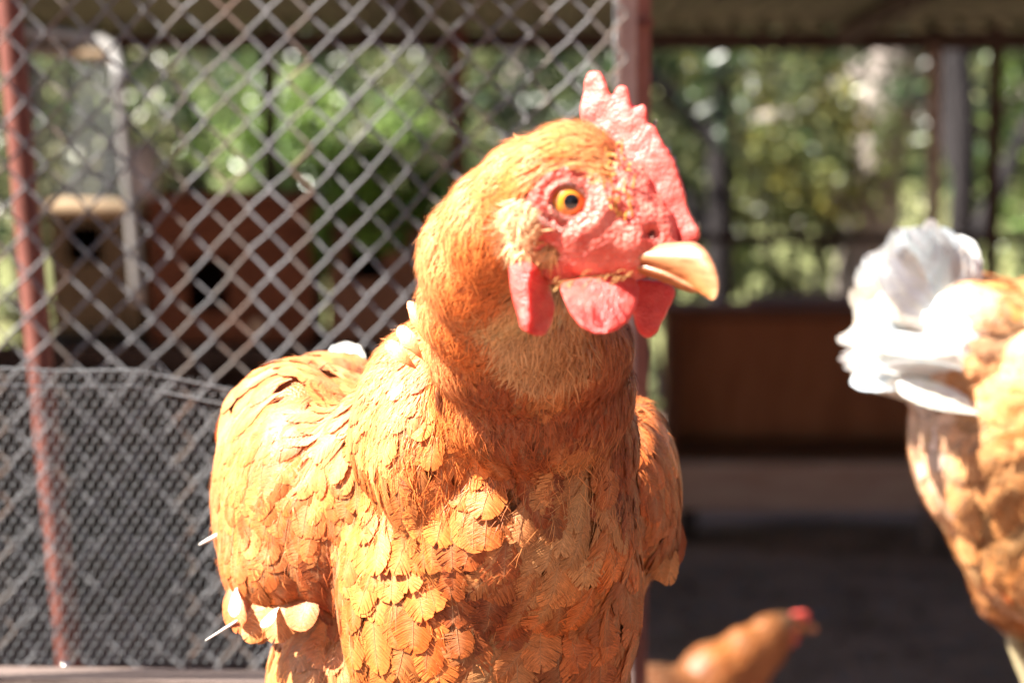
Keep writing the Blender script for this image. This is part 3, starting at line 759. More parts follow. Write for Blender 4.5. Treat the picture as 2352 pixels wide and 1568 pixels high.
tag(lp, 'leaning round red rusty pole behind the wire at far left', 'pole')

# finer netting low on the left
YN = 1.40
net = []
cwN = 26*KPX*YN; chN = 21*KPX*YN
def ztop(x):
    px = x/(YN*KPX)+1176
    py = np.interp(px, [-400, 0, 120, 300, 560, 900], [838, 845, 852, 850, 902, 925]); return W(px, py, YN)[2]
x0n = W(-260, 900, YN)[0]; x1n = W(820, 900, YN)[0]; z0n = .775
ncol = int((x1n-x0n)/cwN); nrow = int(.40/chN)
vv = []; ff = []; b = 0
def addw(p, q2, r_, n_=4):
    global b
    v, f = tube_np([p, q2], r_, n_); vv.append(v); ff.append(f+b); b += len(v)
z0n = W(200, 1520, YN)[2]
jy = lambda x, z: YN+.004*noise.noise(Vector((x*9, z*9, 0)))
for r_ in range(nrow):
    for c_ in range(ncol):
        x = x0n+(c_+(.5 if r_ % 2 else 0))*cwN; z = z0n+r_*chN
        if z > ztop(x): continue
        nd = np.array([x, jy(x, z), z]); n2_ = np.array([x+cwN*.16, jy(x, z), z])
        nd[0] -= cwN*.16
        addw(nd, n2_, .00042, 3)
        for sx, st_ in ((-1, nd), (1, n2_)):
            e = np.array([x+sx*cwN*.34, jy(x, z+chN), z+chN]); 
            if e[2] < ztop(e[0])+chN: addw(st_, e, .00030, 3)
for off in (0, .010):
    pp = [(x, jy(x, 1)+.001, ztop(x)-off) for x in np.linspace(x0n, x1n, 60)]
    v, f = tube_np(pp, .0006, 5); vv.append(v); ff.append(f+b); b += len(v)
tag(link('wire_netting', mesh_np('wire_netting', np.concatenate(vv), np.concatenate(ff)), M_NET), 'fine galvanised netting low on the left in front of the chain link', 'netting', kind='stuff')

# raised deck on which the two large hens stand
ZD = .62
deck = empty('deck', (0, 1.2, 0), 'low timber deck under the two large hens', 'deck')
for i in range(11):
    y0 = .66+i*.1
    box('plank', (-1.0, y0, ZD-.022), (1.1, y0+.094, ZD-.001*(i % 3)), M_WOODD, deck, .003)
for xx_ in (-.95, 0, 1.0):
    for y_ in (.7, 1.68): box('leg', (xx_, y_, -.03), (xx_+.06, y_+.06, ZD-.075), M_WOODD, deck)
    box('joist', (xx_, .68, ZD-.075), (xx_+.06, 1.76, ZD-.023), M_WOODD, deck)
kz = W(200, 1512, 1.46)[2]
kerb = empty('sill_board', (-.3, 1.44, ZD), 'sunlit weathered pinkish sill board along the foot of the netting', 'board')
rk = Matrix.Rotation(-.055, 3, 'Z')
c = Vector((-.42, 1.425, (ZD+kz)/2+.001))
box('board', c-Vector((.42, .020, (kz-ZD)/2)), c+Vector((.42, .020, (kz-ZD)/2)), M_WOODP, kerb, .003, rot=rk)
q_ = W(150, 1518, 1.44); bm = bmesh.new(); bmesh.ops.create_uvsphere(bm, u_segments=16, v_segments=10, radius=.0035, matrix=Matrix.Translation((q_[0], q_[1], kz+.001)) @ Matrix.Diagonal((1, 1, .5, 1)))
link('screw', bm_mesh('screw', bm), mat('bright_steel', (.75, .70, .60), .15, 1)[0], kerb, True)

# ================================================================== the foreground hen
root = empty('hen', V(1080, 1700, 1.12)*[1, 1, 0]+[0, 0, ZD], 'large orange brown hen facing right in the foreground with red comb and yellow eye', 'hen', 'hens')
S_ = lambda d: KPX*d
bm = bmesh.new()
def E(px, py, d, rx, ry, rz, ang=0, yaw=0):
    """ellipsoid in view directions, radii in photo pixels at its distance; ang turns in the picture plane, yaw about the vertical"""
    k_ = S_(d); ca, sa = math.cos(ang), math.sin(ang)
    B = np.array([ca*AX[0]+sa*AX[1], -sa*AX[0]+ca*AX[1], AX[2]])
    if yaw:
        cy_, sy_ = math.cos(yaw), math.sin(yaw); B = np.array([cy_*B[0]+sy_*B[2], B[1], -sy_*B[0]+cy_*B[2]])
    ell_add(bm, V(px, py, d), (rx*k_, ry*k_, rz*k_), B)
# trunk
E(1125, 1340, 1.070, 355, 470, 330)
E(1050, 1270, 1.150, 440, 420, 420)
E(900, 1130, 1.24, 330, 270, 430, 0, .35)
E(1030, 1560, 1.14, 420, 300, 380)
E(1030, 1000, 1.015, 170, 250, 170, .25)
E(1190, 1180, 1.03, 280, 300, 260)
E(690, 1010, 1.15, 190, 190, 250, -.3, .2)
E(760, 1180, 1.10, 150, 260, 200, 0, .2)
E(790, 1030, 1.32, 250, 190, 330, 0, .35)
# folded wings
E(655, 1120, 1.135, 165, 300, 330, .10, .25)
E(640, 1290, 1.12, 135, 150, 230, -.25, .25)
E(1455, 1120, 1.130, 112, 215, 260, -.06, -.1)
E(1500, 1240, 1.14, 62, 90, 150, .2)
# neck
E(1235, 1030, 1.02, 235, 240, 235)
E(1225, 900, .99, 235, 200, 215)
E(1215, 800, .965, 240, 165, 200)
E(1165, 700, .940, 205, 165, 175)
E(1130, 600, .915, 170, 170, 160, .2)
E(1165, 520, .895, 145, 150, 140, .4)
E(1245, 445, .875, 150, 130, 130, .2)
E(1010, 960, 1.04, 200, 250, 200, .35)
E(900, 1090, 1.08, 190, 230, 200, .3)
E(760, 1060, 1.14, 190, 210, 260, .3)
E(690, 950, 1.22, 200, 120, 260, -.5)
# head
E(1310, 440, .858, 150, 158, 118, .2)
E(1390, 500, .852, 145, 150, 98, .3)
E(1470, 540, .846, 95, 95, 70, .35)
E(1530, 585, .842, 60, 45, 40, .5)
E(1350, 590, .862, 170, 70, 85, .05)
E(1460, 430, .858, 70, 120, 45, -.35)
body_me = rem('body', bm, .0021, 14, .5)
bco = np.array([tuple(v.co) for v in body_me.vertices])
def topx(P):
    r = P-C0; z = r@AX[2]; return (r@AX[0])/z/KPX+1176, (r@AX[1])/z/KPX+784, z
def facemask(P):
    """1 on the bare red face"""
    px, py, z = topx(P)
    def el(cx, cy, rx, ry, a=0):
        x = px-cx; y = py-cy; ca, sa = math.cos(a), math.sin(a); u = (x*ca+y*sa)/rx; v = (-x*sa+y*ca)/ry
        return np.clip((1.08-np.sqrt(u*u+v*v))/.16, 0, 1)
    m = np.maximum.reduce([el(1315, 475, 100, 105), el(1430, 560, 170, 115, .3), el(1510, 470, 85, 190, -.35), el(1330, 620, 120, 38, -.05), el(1470, 500, 110, 130, .3), el(1235, 500, 35, 80)])
    return m*(z < .93)
bare_attr(body_me, facemask)
# wrinkles and papillae on the face
nrm = np.empty(len(bco)*3, np.float32); body_me.vertices.foreach_get('normal', nrm); nrm = nrm.reshape(-1, 3)
fm = facemask(bco); px_, py_, z_ = topx(bco)
off = np.zeros(len(bco))
for i in np.where(fm > .05)[0]:
    p_ = Vector(bco[i]); off[i] = fm[i]*(.0008*noise.noise(p_*150)+.0006*noise.noise(p_*330))
re = np.hypot((px_-1308)/1.0, (py_-462)/.95)
front = z_ < .88
off += front*((.0009*np.exp(-((re-78)/13)**2))-.0008*np.exp(-((re-62)/9)**2)-.003*(re < 40))
off -= front*.0045*np.exp(-(((px_-1499)/14)**2+((py_-534)/10)**2))     # nostril
bco2 = bco+nrm*off[:, None]
body_me.vertices.foreach_set('co', bco2.astype(np.float32).ravel()); body_me.update()
body = link('body', body_me, M_BODY, root, smooth=True)
def shrink(me, m, t_):
    n_ = len(me.vertices); c_ = np.empty(n_*3, np.float32); q_ = np.empty(n_*3, np.float32)
    me.vertices.foreach_get('co', c_); me.vertices.foreach_get('normal', q_)
    c_ = c_.reshape(-1, 3); q_ = q_.reshape(-1, 3)
    me.vertices.foreach_set('co', (c_-q_*(t_*(1-m))[:, None]).astype(np.float32).ravel()); me.update()

RU = (.56, .150, .030); RUL = (.66, .245, .085); CR = (.70, .44, .21); DK = (.30, .062, .013); WG = (.55, .148, .036); TN = (.53, .195, .058)  # plumage tones, with sunlight painted into RUL and breast shade into DK, TN
G = []
def g(px, py, d, dx, dy, dd, L, Wd, lift, col, fray):
    G.append((V(px, py, d), dx*AX[0]+dy*AX[1]+dd*AX[2], L, Wd, lift, col, fray))
g(1400, 350, .84, -.8, .1, .2, 0.0060, 0.0014, .001, RUL, .5)
g(1350, 300, .86, -1, .0, .2, 0.0066, 0.0016, .001, RUL, .5)
g(1250, 300, .86, -1, .25, .2, 0.0078, 0.0019, .001, RUL, .5)
g(1150, 350, .87, -.9, .5, .2, 0.0094, 0.0022, .001, RUL, .5)
g(1280, 370, .84, -1, .2, 0, 0.0070, 0.0017, .001, RU, .5)
g(1180, 430, .85, -1, .45, .1, 0.0094, 0.0022, .001, RU, .5)
g(1080, 430, .88, -.6, .8, .2, 0.0109, 0.0026, .0012, RUL, .5)
g(1000, 520, .90, -.3, 1, .2, 0.0125, 0.0030, .0015, RUL, .5)
g(970, 640, .93, -.25, 1, .2, 0.0140, 0.0033, .002, RUL, .6)
g(960, 740, .95, -.3, 1, .2, 0.0172, 0.0043, .0025, RUL, .6)
g(1090, 560, .87, -.5, .85, 0, 0.0109, 0.0026, .0012, RU, .5)
g(1190, 510, .83, -1, .35, 0, 0.0094, 0.0031, .003, CR, .8)
g(1150, 560, .84, -.8, .6, 0, 0.0094, 0.0029, .0024, CR, .8)
g(1250, 570, .83, -.5, .9, 0, 0.0062, 0.0014, .0012, TN, .7)
g(1340, 570, .82, -.8, .4, 0, 0.0039, 0.0007, .001, TN, .6)
g(1100, 680, .89, -.55, .85, 0, 0.0133, 0.0032, .002, RU, .6)
g(1060, 790, .92, -.45, .9, 0, 0.0156, 0.0045, .0025, RU, .6)
g(1180, 760, .90, -.1, 1, 0, 0.0109, 0.0029, .003, CR, .8)
g(1300, 760, .90, 0, 1, 0, 0.0109, 0.0029, .003, CR, .8)
g(1420, 790, .91, .15, 1, 0, 0.0125, 0.0031, .0025, RU, .7)
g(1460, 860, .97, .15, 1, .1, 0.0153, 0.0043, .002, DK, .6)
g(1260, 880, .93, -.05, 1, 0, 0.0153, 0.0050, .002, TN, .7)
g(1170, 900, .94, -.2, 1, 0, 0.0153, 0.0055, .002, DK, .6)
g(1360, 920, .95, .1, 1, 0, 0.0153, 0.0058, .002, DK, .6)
g(1020, 920, .98, -.35, 1, .05, 0.0260, 0.0125, .0035, RU, .4)
g(930, 880, 1.00, -.5, .9, .2, 0.0280, 0.0105, .0035, RUL, .45)
g(850, 900, 1.06, -.65, .8, .4, 0.0320, 0.0125, .003, RUL, .3)
g(900, 1040, 1.03, -.3, 1, .2, 0.0300, 0.0150, .004, RU, .35)
g(1050, 1080, .98, -.15, 1, 0, 0.0280, 0.0165, .005, RU, .45)
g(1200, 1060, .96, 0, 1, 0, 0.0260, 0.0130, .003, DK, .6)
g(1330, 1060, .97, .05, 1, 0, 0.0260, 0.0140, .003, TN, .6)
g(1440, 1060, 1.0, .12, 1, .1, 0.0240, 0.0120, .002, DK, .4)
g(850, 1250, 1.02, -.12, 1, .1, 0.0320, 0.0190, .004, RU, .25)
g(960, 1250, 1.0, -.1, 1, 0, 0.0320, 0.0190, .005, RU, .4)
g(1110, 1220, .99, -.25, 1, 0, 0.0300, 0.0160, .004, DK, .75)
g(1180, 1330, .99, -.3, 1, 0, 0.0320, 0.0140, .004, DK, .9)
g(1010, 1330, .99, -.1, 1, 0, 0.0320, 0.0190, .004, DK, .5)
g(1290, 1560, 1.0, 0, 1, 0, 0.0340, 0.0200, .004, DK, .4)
g(1330, 1170, .99, -.1, 1, 0, 0.0300, 0.0120, .004, (.58, .28, .105), .9)
g(1250, 1240, .99, -.45, .9, 0, 0.0320, 0.0120, .004, TN, 1.0)
g(1380, 1230, 1.0, .1, 1, .05, 0.0320, 0.0170, .003, RU, .4)
g(1460, 1300, 1.04, .12, 1, .1, 0.0280, 0.0160, .002, WG, .25)
g(830, 1480, 1.03, -.1, 1, .1, 0.0340, 0.0210, .004, RU, .25)
g(1000, 1480, 1.0, -.08, 1, 0, 0.0340, 0.0220, .005, RU, .45)
g(1180, 1440, .99, -.2, 1, 0, 0.0340, 0.0190, .004, TN, .7)
g(1350, 1440, 1.0, .05, 1, .05, 0.0340, 0.0210, .004, WG, .4)
g(1470, 1500, 1.05, .05, 1, .1, 0.0340, 0.0210, .004, WG, .4)
g(1100, 1750, 1.03, 0, 1, 0, 0.0360, 0.0220, .004, RU, .4)
g(700, 1650, 1.10, -.1, 1, .2, 0.0360, 0.0220, 0.0020, RUL, .4)
# wings and back
g(760, 860, 1.18, -.75, .4, .7, 0.0340, 0.0150, .0025, RUL, .2)
g(640, 930, 1.14, -.6, .7, .6, 0.0300, 0.0165, .0022, RUL, .15)
g(720, 1000, 1.08, -.45, .85, .4, 0.0300, 0.0155, 0.0011, WG, .15)
g(520, 1060, 1.15, -.3, .9, .6, 0.0260, 0.0165, 0.0009, WG, .12)
g(620, 1090, 1.06, -.2, 1, .3, 0.0220, 0.0140, 0.0011, WG, .12)
g(740, 1150, 1.05, -.1, 1, .2, 0.0210, 0.0130, 0.0011, WG, .12)
g(500, 1220, 1.14, .0, 1, .5, 0.0260, 0.0170, 0.0009, WG, .12)
g(620, 1230, 1.06, -.05, 1, .2, 0.0220, 0.0145, 0.0012, WG, .15)
g(710, 1300, 1.06, .05, 1, .2, 0.0230, 0.0150, 0.0012, DK, .15)
g(560, 1350, 1.10, .25, 1, .2, 0.0300, 0.0190, 0.0011, WG, .15)
g(650, 1400, 1.09, .3, 1, .1, 0.0340, 0.0210, 0.0012, TN, .2)
g(900, 850, 1.28, -.5, .2, 1, 0.0360, 0.0180, .002, RUL, .2)
g(1000, 1100, 1.50, -.3, .2, 1, 0.0400, 0.0200, .002, RU, .2)
g(1540, 1030, 1.10, .05, 1, .35, 0.0240, 0.0140, 0.0008, WG, .12)
g(1500, 1120, 1.07, -.02, 1, .2, 0.0220, 0.0130, 0.0009, WG, .12)
g(1560, 1180, 1.12, -.05, 1, .3, 0.0260, 0.0150, 0.0008, DK, .12)
g(1530, 1290, 1.12, -.2, 1, .2, 0.0260, 0.0150, 0.0009, TN, .15)
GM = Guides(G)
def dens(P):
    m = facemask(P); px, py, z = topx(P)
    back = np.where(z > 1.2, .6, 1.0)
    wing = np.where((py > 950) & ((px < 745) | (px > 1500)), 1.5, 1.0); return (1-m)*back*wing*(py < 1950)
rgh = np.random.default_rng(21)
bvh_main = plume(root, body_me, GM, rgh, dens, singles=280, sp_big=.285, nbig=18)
shrink(body_me, fm, np.where(z_ < .9, .0014, .003))

def strands(root_, me, bvh, guides, n, dens, rng, L=(.007, .014), wd=.00018, lift=.0012, name='down', light=1.25, cmul=None):
    co, tri, A, B, Cc, nn, ar = surf_samples(me, 0, rng)
    cen = (A+B+Cc)/3; wgt = ar*dens(cen); idx = rng.choice(len(wgt), size=n, p=wgt/wgt.sum())
    r1 = np.sqrt(rng.random(n))[:, None]; r2 = rng.random(n)[:, None]
    P = A[idx]*(1-r1)+B[idx]*(r1*(1-r2))+Cc[idx]*(r1*r2); Nn = nn[idx]
    D, q = guides(P); q[:, 0] = rng.uniform(*L, n); q[:, 2] = lift*rng.uniform(.3, 1.6, n)
    Cn, NN, Lt = shafts(P, Nn, D, q, bvh, 4, rng, .28)
    Cn = Cn+NN*.0010; Cn = Cn+Lt*(rng.normal(0, .0009, (n, 1, 1))*np.array([0, .2, .6, 1.3])[None, :, None])
    w_ = (wd*np.array([.8, 1, .8, .15]))[None, :, None]*rng.uniform(.6, 1.4, (n, 1, 1))
    v = np.stack([Cn-Lt*w_, Cn+Lt*w_], 2).reshape(n, 8, 3)
    nr = np.stack([norm(NN-Lt*.5), norm(NN+Lt*.5)], 2).reshape(n, 8, 3)
    f = np.array([[0, 1, 3, 2], [2, 3, 5, 4], [4, 5, 7, 6]])
    F = (f[None]+(np.arange(n)*8)[:, None, None]).reshape(-1, 4)
    c = q[:, None, 3:6]*light*rng.uniform(.75, 1.3, (n, 1, 1))*np.ones((1, 8, 1))
    o = link(name, mesh_np(name, v.reshape(-1, 3), F, c.reshape(-1, 3).clip(0, .95), np.zeros((n*8, 2)), nor=nr.reshape(-1, 3)), M_FLUFF, root_)
    return tag(o, kind='stuff')
def dn(P):
    px, py, z = topx(P); return (1-facemask(P))*(z < 1.15)*np.where(py < 820, 1.0, np.where((px > 850) & (px < 1480) & (py < 1200), np.clip((1250-py)/430, 0, 1)*.6, .015))*(py < 1650)
strands(root, body_me, bvh_main, GM, 20000, dn, rgh)
def tuft(cx, cy, rx, ry):
    def f(P):
        px, py, z = topx(P); return (((px-cx)/rx)**2+((py-cy)/ry)**2 < 1)*(z < .95)*1.0+1e-12
    return f
GT = Guides([(p, d, L_, w_, l_, c_, f_) for (p, d, L_, w_, l_, c_, f_) in [(V(1200, 500, .83), -AX[0]*1.0+AX[1]*.35, .012, .004, .003, (.74, .44, .24), .8), (V(1180, 560, .83), -AX[0]*.8+AX[1]*.8, .012, .004, .003, (.74, .42, .20), .8)]])
strands(root, body_me, bvh_main, GT, 1300, tuft(1205, 515, 42, 58), rgh, L=(.006, .011), wd=.0003, lift=.0028, name='ear_tuft', light=1.0)
GT2 = Guides([(V(1200, 800, .9), AX[1]-AX[0]*.15, .012, .004, .003, (.70, .42, .20), .8), (V(1330, 800, .9), AX[1]+AX[0]*.1, .012, .004, .003, (.58, .24, .08), .8)])
strands(root, body_me, bvh_main, GT2, 1100, tuft(1250, 795, 100, 70), rgh, L=(.006, .012), wd=.0003, lift=.0025, name='throat_tuft', light=1.0)
# comb
to = lambda a, b, d: tuple(V(a, b, d))
inv_ = lambda c: (lambda t: (float(t[0]), float(t[1])))(topx(np.array(c)))
comb = [(1352, 318), (1338, 270), (1336, 235), (1346, 168), (1360, 152), (1382, 158), (1394, 186), (1398, 212), (1412, 222), (1414, 205), (1424, 192), (1440, 193), (1450, 214), (1450, 244), (1444, 272), (1454, 262), (1462, 244), (1478, 236), (1490, 250), (1486, 282), (1482, 296), (1494, 284), (1508, 294), (1516, 322), (1530, 345), (1546, 372), (1554, 400), (1566, 432), (1574, 468), (1588, 505), (1606, 532), (1600, 552), (1570, 566), (1530, 560), (1490, 530), (1462, 470), (1448, 400), (1420, 352), (1385, 325)]
def dcomb(a, b):
    s = max(0, (a-1350)/250); return .862-.020*s+.00003*max(0, (a-(1440+(b-300)*.42)))+.00002*max(0, 330-b)
cb = lobe('comb', comb, dcomb, .0088, M_COMB, root, to=to, inv=inv_, it=2, bump=.0005, vox=.0011)
lobe('comb_base', [(1370, 315), (1400, 330), (1440, 375), (1462, 450), (1486, 520), (1530, 556), (1586, 560), (1592, 520), (1560, 450), (1530, 390), (1500, 340), (1460, 300), (1420, 285)], lambda a, b: dcomb(a, b)+.004, .017, M_COMB, root, to=to, inv=inv_, it=8, bump=.0007)
# dark scab bits along the comb's far edge
for a_, b2, rr in ((1503, 292, .0013), (1506, 284, .0010), (1536, 352, .0016), (1548, 372, .0015), (1556, 392, .0012), (1604, 520, .0012)):
    bm = bmesh.new(); bmesh.ops.create_icosphere(bm, subdivisions=2, radius=rr, matrix=Matrix.Translation(V(a_, b2, dcomb(a_, b2)+.002)) @ Matrix.Diagonal((.7, 1, 1.5, 1)))
    link('scab', bm_mesh('scab', bm), M_CLAW, cb)
wa = lobe('wattle', [(1282, 655), (1300, 700), (1322, 742), (1352, 766), (1395, 770), (1432, 752), (1460, 716), (1473, 675), (1466, 636), (1430, 628), (1370, 634), (1315, 640)],
     lambda a, b: .846-.010*max(0, (b-650)/120)+.004*((a-1380)/100)**2, .0050, M_WATTLE, root, to=to, inv=inv_, it=6, bump=.0003)
lobe('wattle', [(1448, 640), (1500, 640), (1552, 655), (1548, 690), (1522, 738), (1505, 770), (1485, 778), (1466, 765), (1452, 720), (1445, 680)],
     lambda a, b: .868-.004*(b-650)/120, .0045, M_WATTLE, root, to=to, inv=inv_, it=6, bump=.0003)
lobe('earlobe', [(1172, 588), (1186, 572), (1216, 574), (1240, 592), (1256, 640), (1272, 690), (1274, 735), (1258, 768), (1226, 776), (1200, 758), (1184, 710), (1172, 650)],
     lambda a, b: .862-.012*math.exp(-((a-1215)/40)**2)+.018*(1-min(1, (b-560)/60))+.004*max(0, (a-1215)/60), .0060, M_WATTLE, root, to=to, inv=inv_, it=6, bump=.0007)
# mouth corner fold
# beak
SIDE_AX[0] = norm(AX[2]*.88-AX[0]*.30)
D0 = .846
U = [(1440, 572, D0), (1500, 560, D0-.006), (1560, 556, D0-.012), (1600, 550, D0-.016), (1630, 582, D0-.020), (1648, 622, D0-.023), (1653, 655, D0-.025), (1648, 680, D0-.026)]
Lo = [(1420, 598, D0), (1480, 614, D0-.005), (1530, 634, D0-.010), (1568, 652, D0-.014), (1597, 668, D0-.019), (1617, 680, D0-.022), (1630, 688, D0-.0245), (1637, 692, D0-.026)]
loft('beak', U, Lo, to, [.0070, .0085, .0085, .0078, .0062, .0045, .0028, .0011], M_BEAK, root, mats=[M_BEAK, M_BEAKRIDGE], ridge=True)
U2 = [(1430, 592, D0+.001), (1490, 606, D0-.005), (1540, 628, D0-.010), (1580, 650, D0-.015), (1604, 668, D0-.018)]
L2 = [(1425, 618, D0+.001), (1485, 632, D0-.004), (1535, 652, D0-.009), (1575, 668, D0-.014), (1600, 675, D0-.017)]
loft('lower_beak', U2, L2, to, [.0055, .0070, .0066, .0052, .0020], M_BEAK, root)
SIDE_AX[0] = AX[2]
# eye with lids
hit = bvh_main.ray_cast(Vector(C0), Vector(norm(V(1308, 462, 1)-C0)))
de = hit[3] if hit[0] else .84
de = float((np.array(hit[0])-C0)@AX[2])
re_ = 40*KPX*de
ec = V(1307, 463, de+re_*.72)
eyeball(root, ec, re_*1.28, -AX[2]*1.0+AX[0]*.08+AX[1]*.06, 20, 60)
def lid(pts, rr, name='eyelid', m=M_LID):
    pts = np.array(pts); t_ = np.linspace(0, 1, 48); s_ = np.linspace(0, 1, len(pts))
    pp = np.stack([np.interp(t_, s_, pts[:, k]) for k in range(3)], 1)
    for _ in range(3): pp[1:-1] = (pp[:-2]+pp[1:-1]*2+pp[2:])/4
    r2 = np.interp(t_, [0, .15, .85, 1], [rr*.4, rr, rr, rr*.4])*(1+.28*np.sin(t_*150))
    v, f = tube_np(pp, r2, 8)
    return link(name, mesh_np(name, v, f, smooth=True), m, root)
def arc(cx, cy, rx, ry, a0, a1, dd, n=20):
    return [V(cx+rx*math.cos(a), cy+ry*math.sin(a), de+dd) for a in np.linspace(a0, a1, n)]
lid(arc(1307, 464, 44, 40, -.15, math.pi*.98, -.0008), .0016)
lid(arc(1304, 460, 45, 41, math.pi*.95, math.pi*1.97, -.0012), .0019)
lid(arc(1300, 470, 66, 60, .15, math.pi*.95, -.0002), .0013, 'eyelid_fold', M_LID)
vv = []; ff = []; b = 0
for k in range(150):
    hh = bvh_main.ray_cast(Vector(C0), Vector(norm(V(RNG.uniform(1230, 1560), RNG.uniform(360, 640), 1)-C0)))
    if hh[0] is None or facemask(np.array([hh[0]]))[0] < .8: continue
    p_ = np.array(hh[0]); n_ = np.array(hh[1]); u_ = norm(np.cross(n_, RNG.normal(0, 1, 3))); w_ = np.cross(n_, u_); r_ = RNG.uniform(.00018, .0005)
    vv.append(np.array([p_+n_*.0009+r_*(u_*math.cos(t_)+w_*math.sin(t_)*.6) for t_ in (0, 1.57, 3.14, 4.71)])); ff.append(np.arange(4)[None]+b); b += 4
tag(link('skin_flakes', mesh_np('skin_flakes', np.concatenate(vv), np.concatenate(ff), np.tile([.75, .42, .34], (b, 1)), np.zeros((b, 2))), M_FLUFF, root), kind='stuff')
hh = bvh_main.ray_cast(Vector(C0), Vector(norm(V(1499, 534, 1)-C0)))
bm = bmesh.new(); bmesh.ops.create_icosphere(bm, subdivisions=3, radius=.0018, matrix=Matrix.Translation(hh[0]) @ Matrix.Rotation(-.6, 4, 'Y') @ Matrix.Diagonal((1.3, .35, .6, 1)))
link('nostril', bm_mesh('nostril', bm), mat('nostril_red', (.12, .012, .010), .4)[0], root, True)
# bristles by the mouth and long loose quill ends
def stick(name, a, b, r_, col): 
    v, f = tube_np([a, (np.array(a)+np.array(b))/2+np.array([0, 0, .0006]), b], [r_, r_*.9, r_*.4], 5)
    return v, f, np.array(col)
vv = []; ff = []; cc = []; b = 0
for k in range(30):
    px = RNG.uniform(1275, 1460); py = 655-(px-1275)*.14+RNG.normal(0, 7)
    a_ = V(px, py, .834+RNG.uniform(0, .004)); b2 = V(px+RNG.uniform(-26, -6), py+RNG.uniform(2, 14), .831)
    v, f, c_ = stick('x', a_, b2, .00020, [.62, .36, .14]); vv.append(v); ff.append(f+b); cc.append(np.tile(c_, (len(v), 1))); b += len(v)
for k in range(45):
    px = RNG.uniform(1385, 1465); py = RNG.uniform(300, 500)+ (px-1400)*.6
    hh = bvh_main.ray_cast(Vector(C0), Vector(norm(V(px, py, 1)-C0)))
    if hh[0] is None: continue
    a_ = np.array(hh[0]); b2 = a_+AX[1]*RNG.uniform(-.006, .002)+AX[0]*RNG.uniform(-.002, .002)-AX[2]*.0015
    v, f, c_ = stick('x', a_, b2, .00036, [.62, .30, .06]); vv.append(v); ff.append(f+b); cc.append(np.tile(c_, (len(v), 1))); b += len(v)
tag(link('bristles', mesh_np('bristles', np.concatenate(vv), np.concatenate(ff), np.concatenate(cc)), M_FLUFF, root), kind='stuff')

# large flight feathers at the wing ends, each its own part
def big_feather(p0, p1, Wd, col, nrm_, rt, fray=.15, bow=.004, name='flight_feather', nb=22, m_=None):
    p0 = np.array(p0); p1 = np.array(p1); S = 7; t_ = np.linspace(0, 1, S)[:, None]; nrm_ = norm(np.array(nrm_, float))
    Cn = (p0*(1-t_)+p1*t_+nrm_*bow*np.sin(t_*np.pi))[None]
    L = np.linalg.norm(p1-p0)
    T = norm(np.gradient(Cn, axis=1)); NN = np.broadcast_to(nrm_, Cn.shape); Lt = norm(np.cross(T, NN)); NN = norm(np.cross(Lt, T))
    q_ = np.array([[L, Wd, 0, *col, fray]])
    return link(name, feather_mesh(name, feather_arrays(Cn, NN, Lt, q_, rgh, nb=nb)), m_ or M_FEATHER, rt)
CREAM = (.78, .70, .56); WHITE = (.84, .84, .80)
nw = -AX[2]*.9-AX[0]*.4
for (a0, b0, d0_, a1, b1, d1_, wd_, col) in [
    (600, 1290, 1.085, 545, 1455, 1.09, 60, WG), (560, 1290, 1.090, 530, 1440, 1.095, 60, WG), (640, 1310, 1.075, 590, 1480, 1.08, 80, TN), (700, 1300, 1.070, 630, 1478, 1.075, 85, TN),
    (735, 1330, 1.065, 690, 1450, 1.07, 80, WG), (690, 1380, 1.068, 560, 1470, 1.078, 60, TN), (548, 1345, 1.078, 545, 1412, 1.074, 40, WHITE), (650, 1392, 1.064, 610, 1440, 1.066, 36, CREAM),
    (1510, 1190, 1.10, 1538, 1345, 1.12, 60, TN), (1545, 1150, 1.12, 1552, 1300, 1.13, 55, DK), (1500, 1230, 1.09, 1518, 1335, 1.11, 50, TN)]:
    big_feather(V(a0, b0-10, d0_+.022), V(a1, b1, d1_), wd_*KPX*1.08*1.15, col, nw if a0 < 1200 else -AX[2]*.9+AX[0]*.3, root)
def quill(a, b2, r_): 
    tube('quill', [a, (np.array(a)+np.array(b2))/2, b2], [r_, r_*.9, r_*.5], mat('quill', (.78, .70, .62), .35)[0], root, 6)
quill(V(545, 1425, 1.09), V(472, 1470, 1.10), .0007); quill(V(500, 1228, 1.12), V(458, 1250, 1.13), .0011)
# stub of white tail behind the back
for k in range(5):
    big_feather(V(800+6*k, 960, 1.42), V(770+11*k, 786+3*abs(k-2), 1.47), .014, WHITE, -AX[2], root, name='tail_feather')
# ragged feathers standing off the nape
for (a0, b0, a1, b1, wd_) in ((985, 800, 938, 690, 34), (975, 830, 915, 748, 40), (960, 850, 885, 785, 40), (990, 770, 945, 720, 30)):
    big_feather(V(a0, b0, .965), V(a1, b1, .97), wd_*KPX, RUL, -AX[2], root, fray=.5, name='nape_feather', nb=10)
hipz = .70
for s in (-1, 1):
    hp = V(1060+s*190, 1720, 1.14); leg(root, hp, (hp[0], hp[1]-.01, ZD), (.4, -1, 0), .0065)

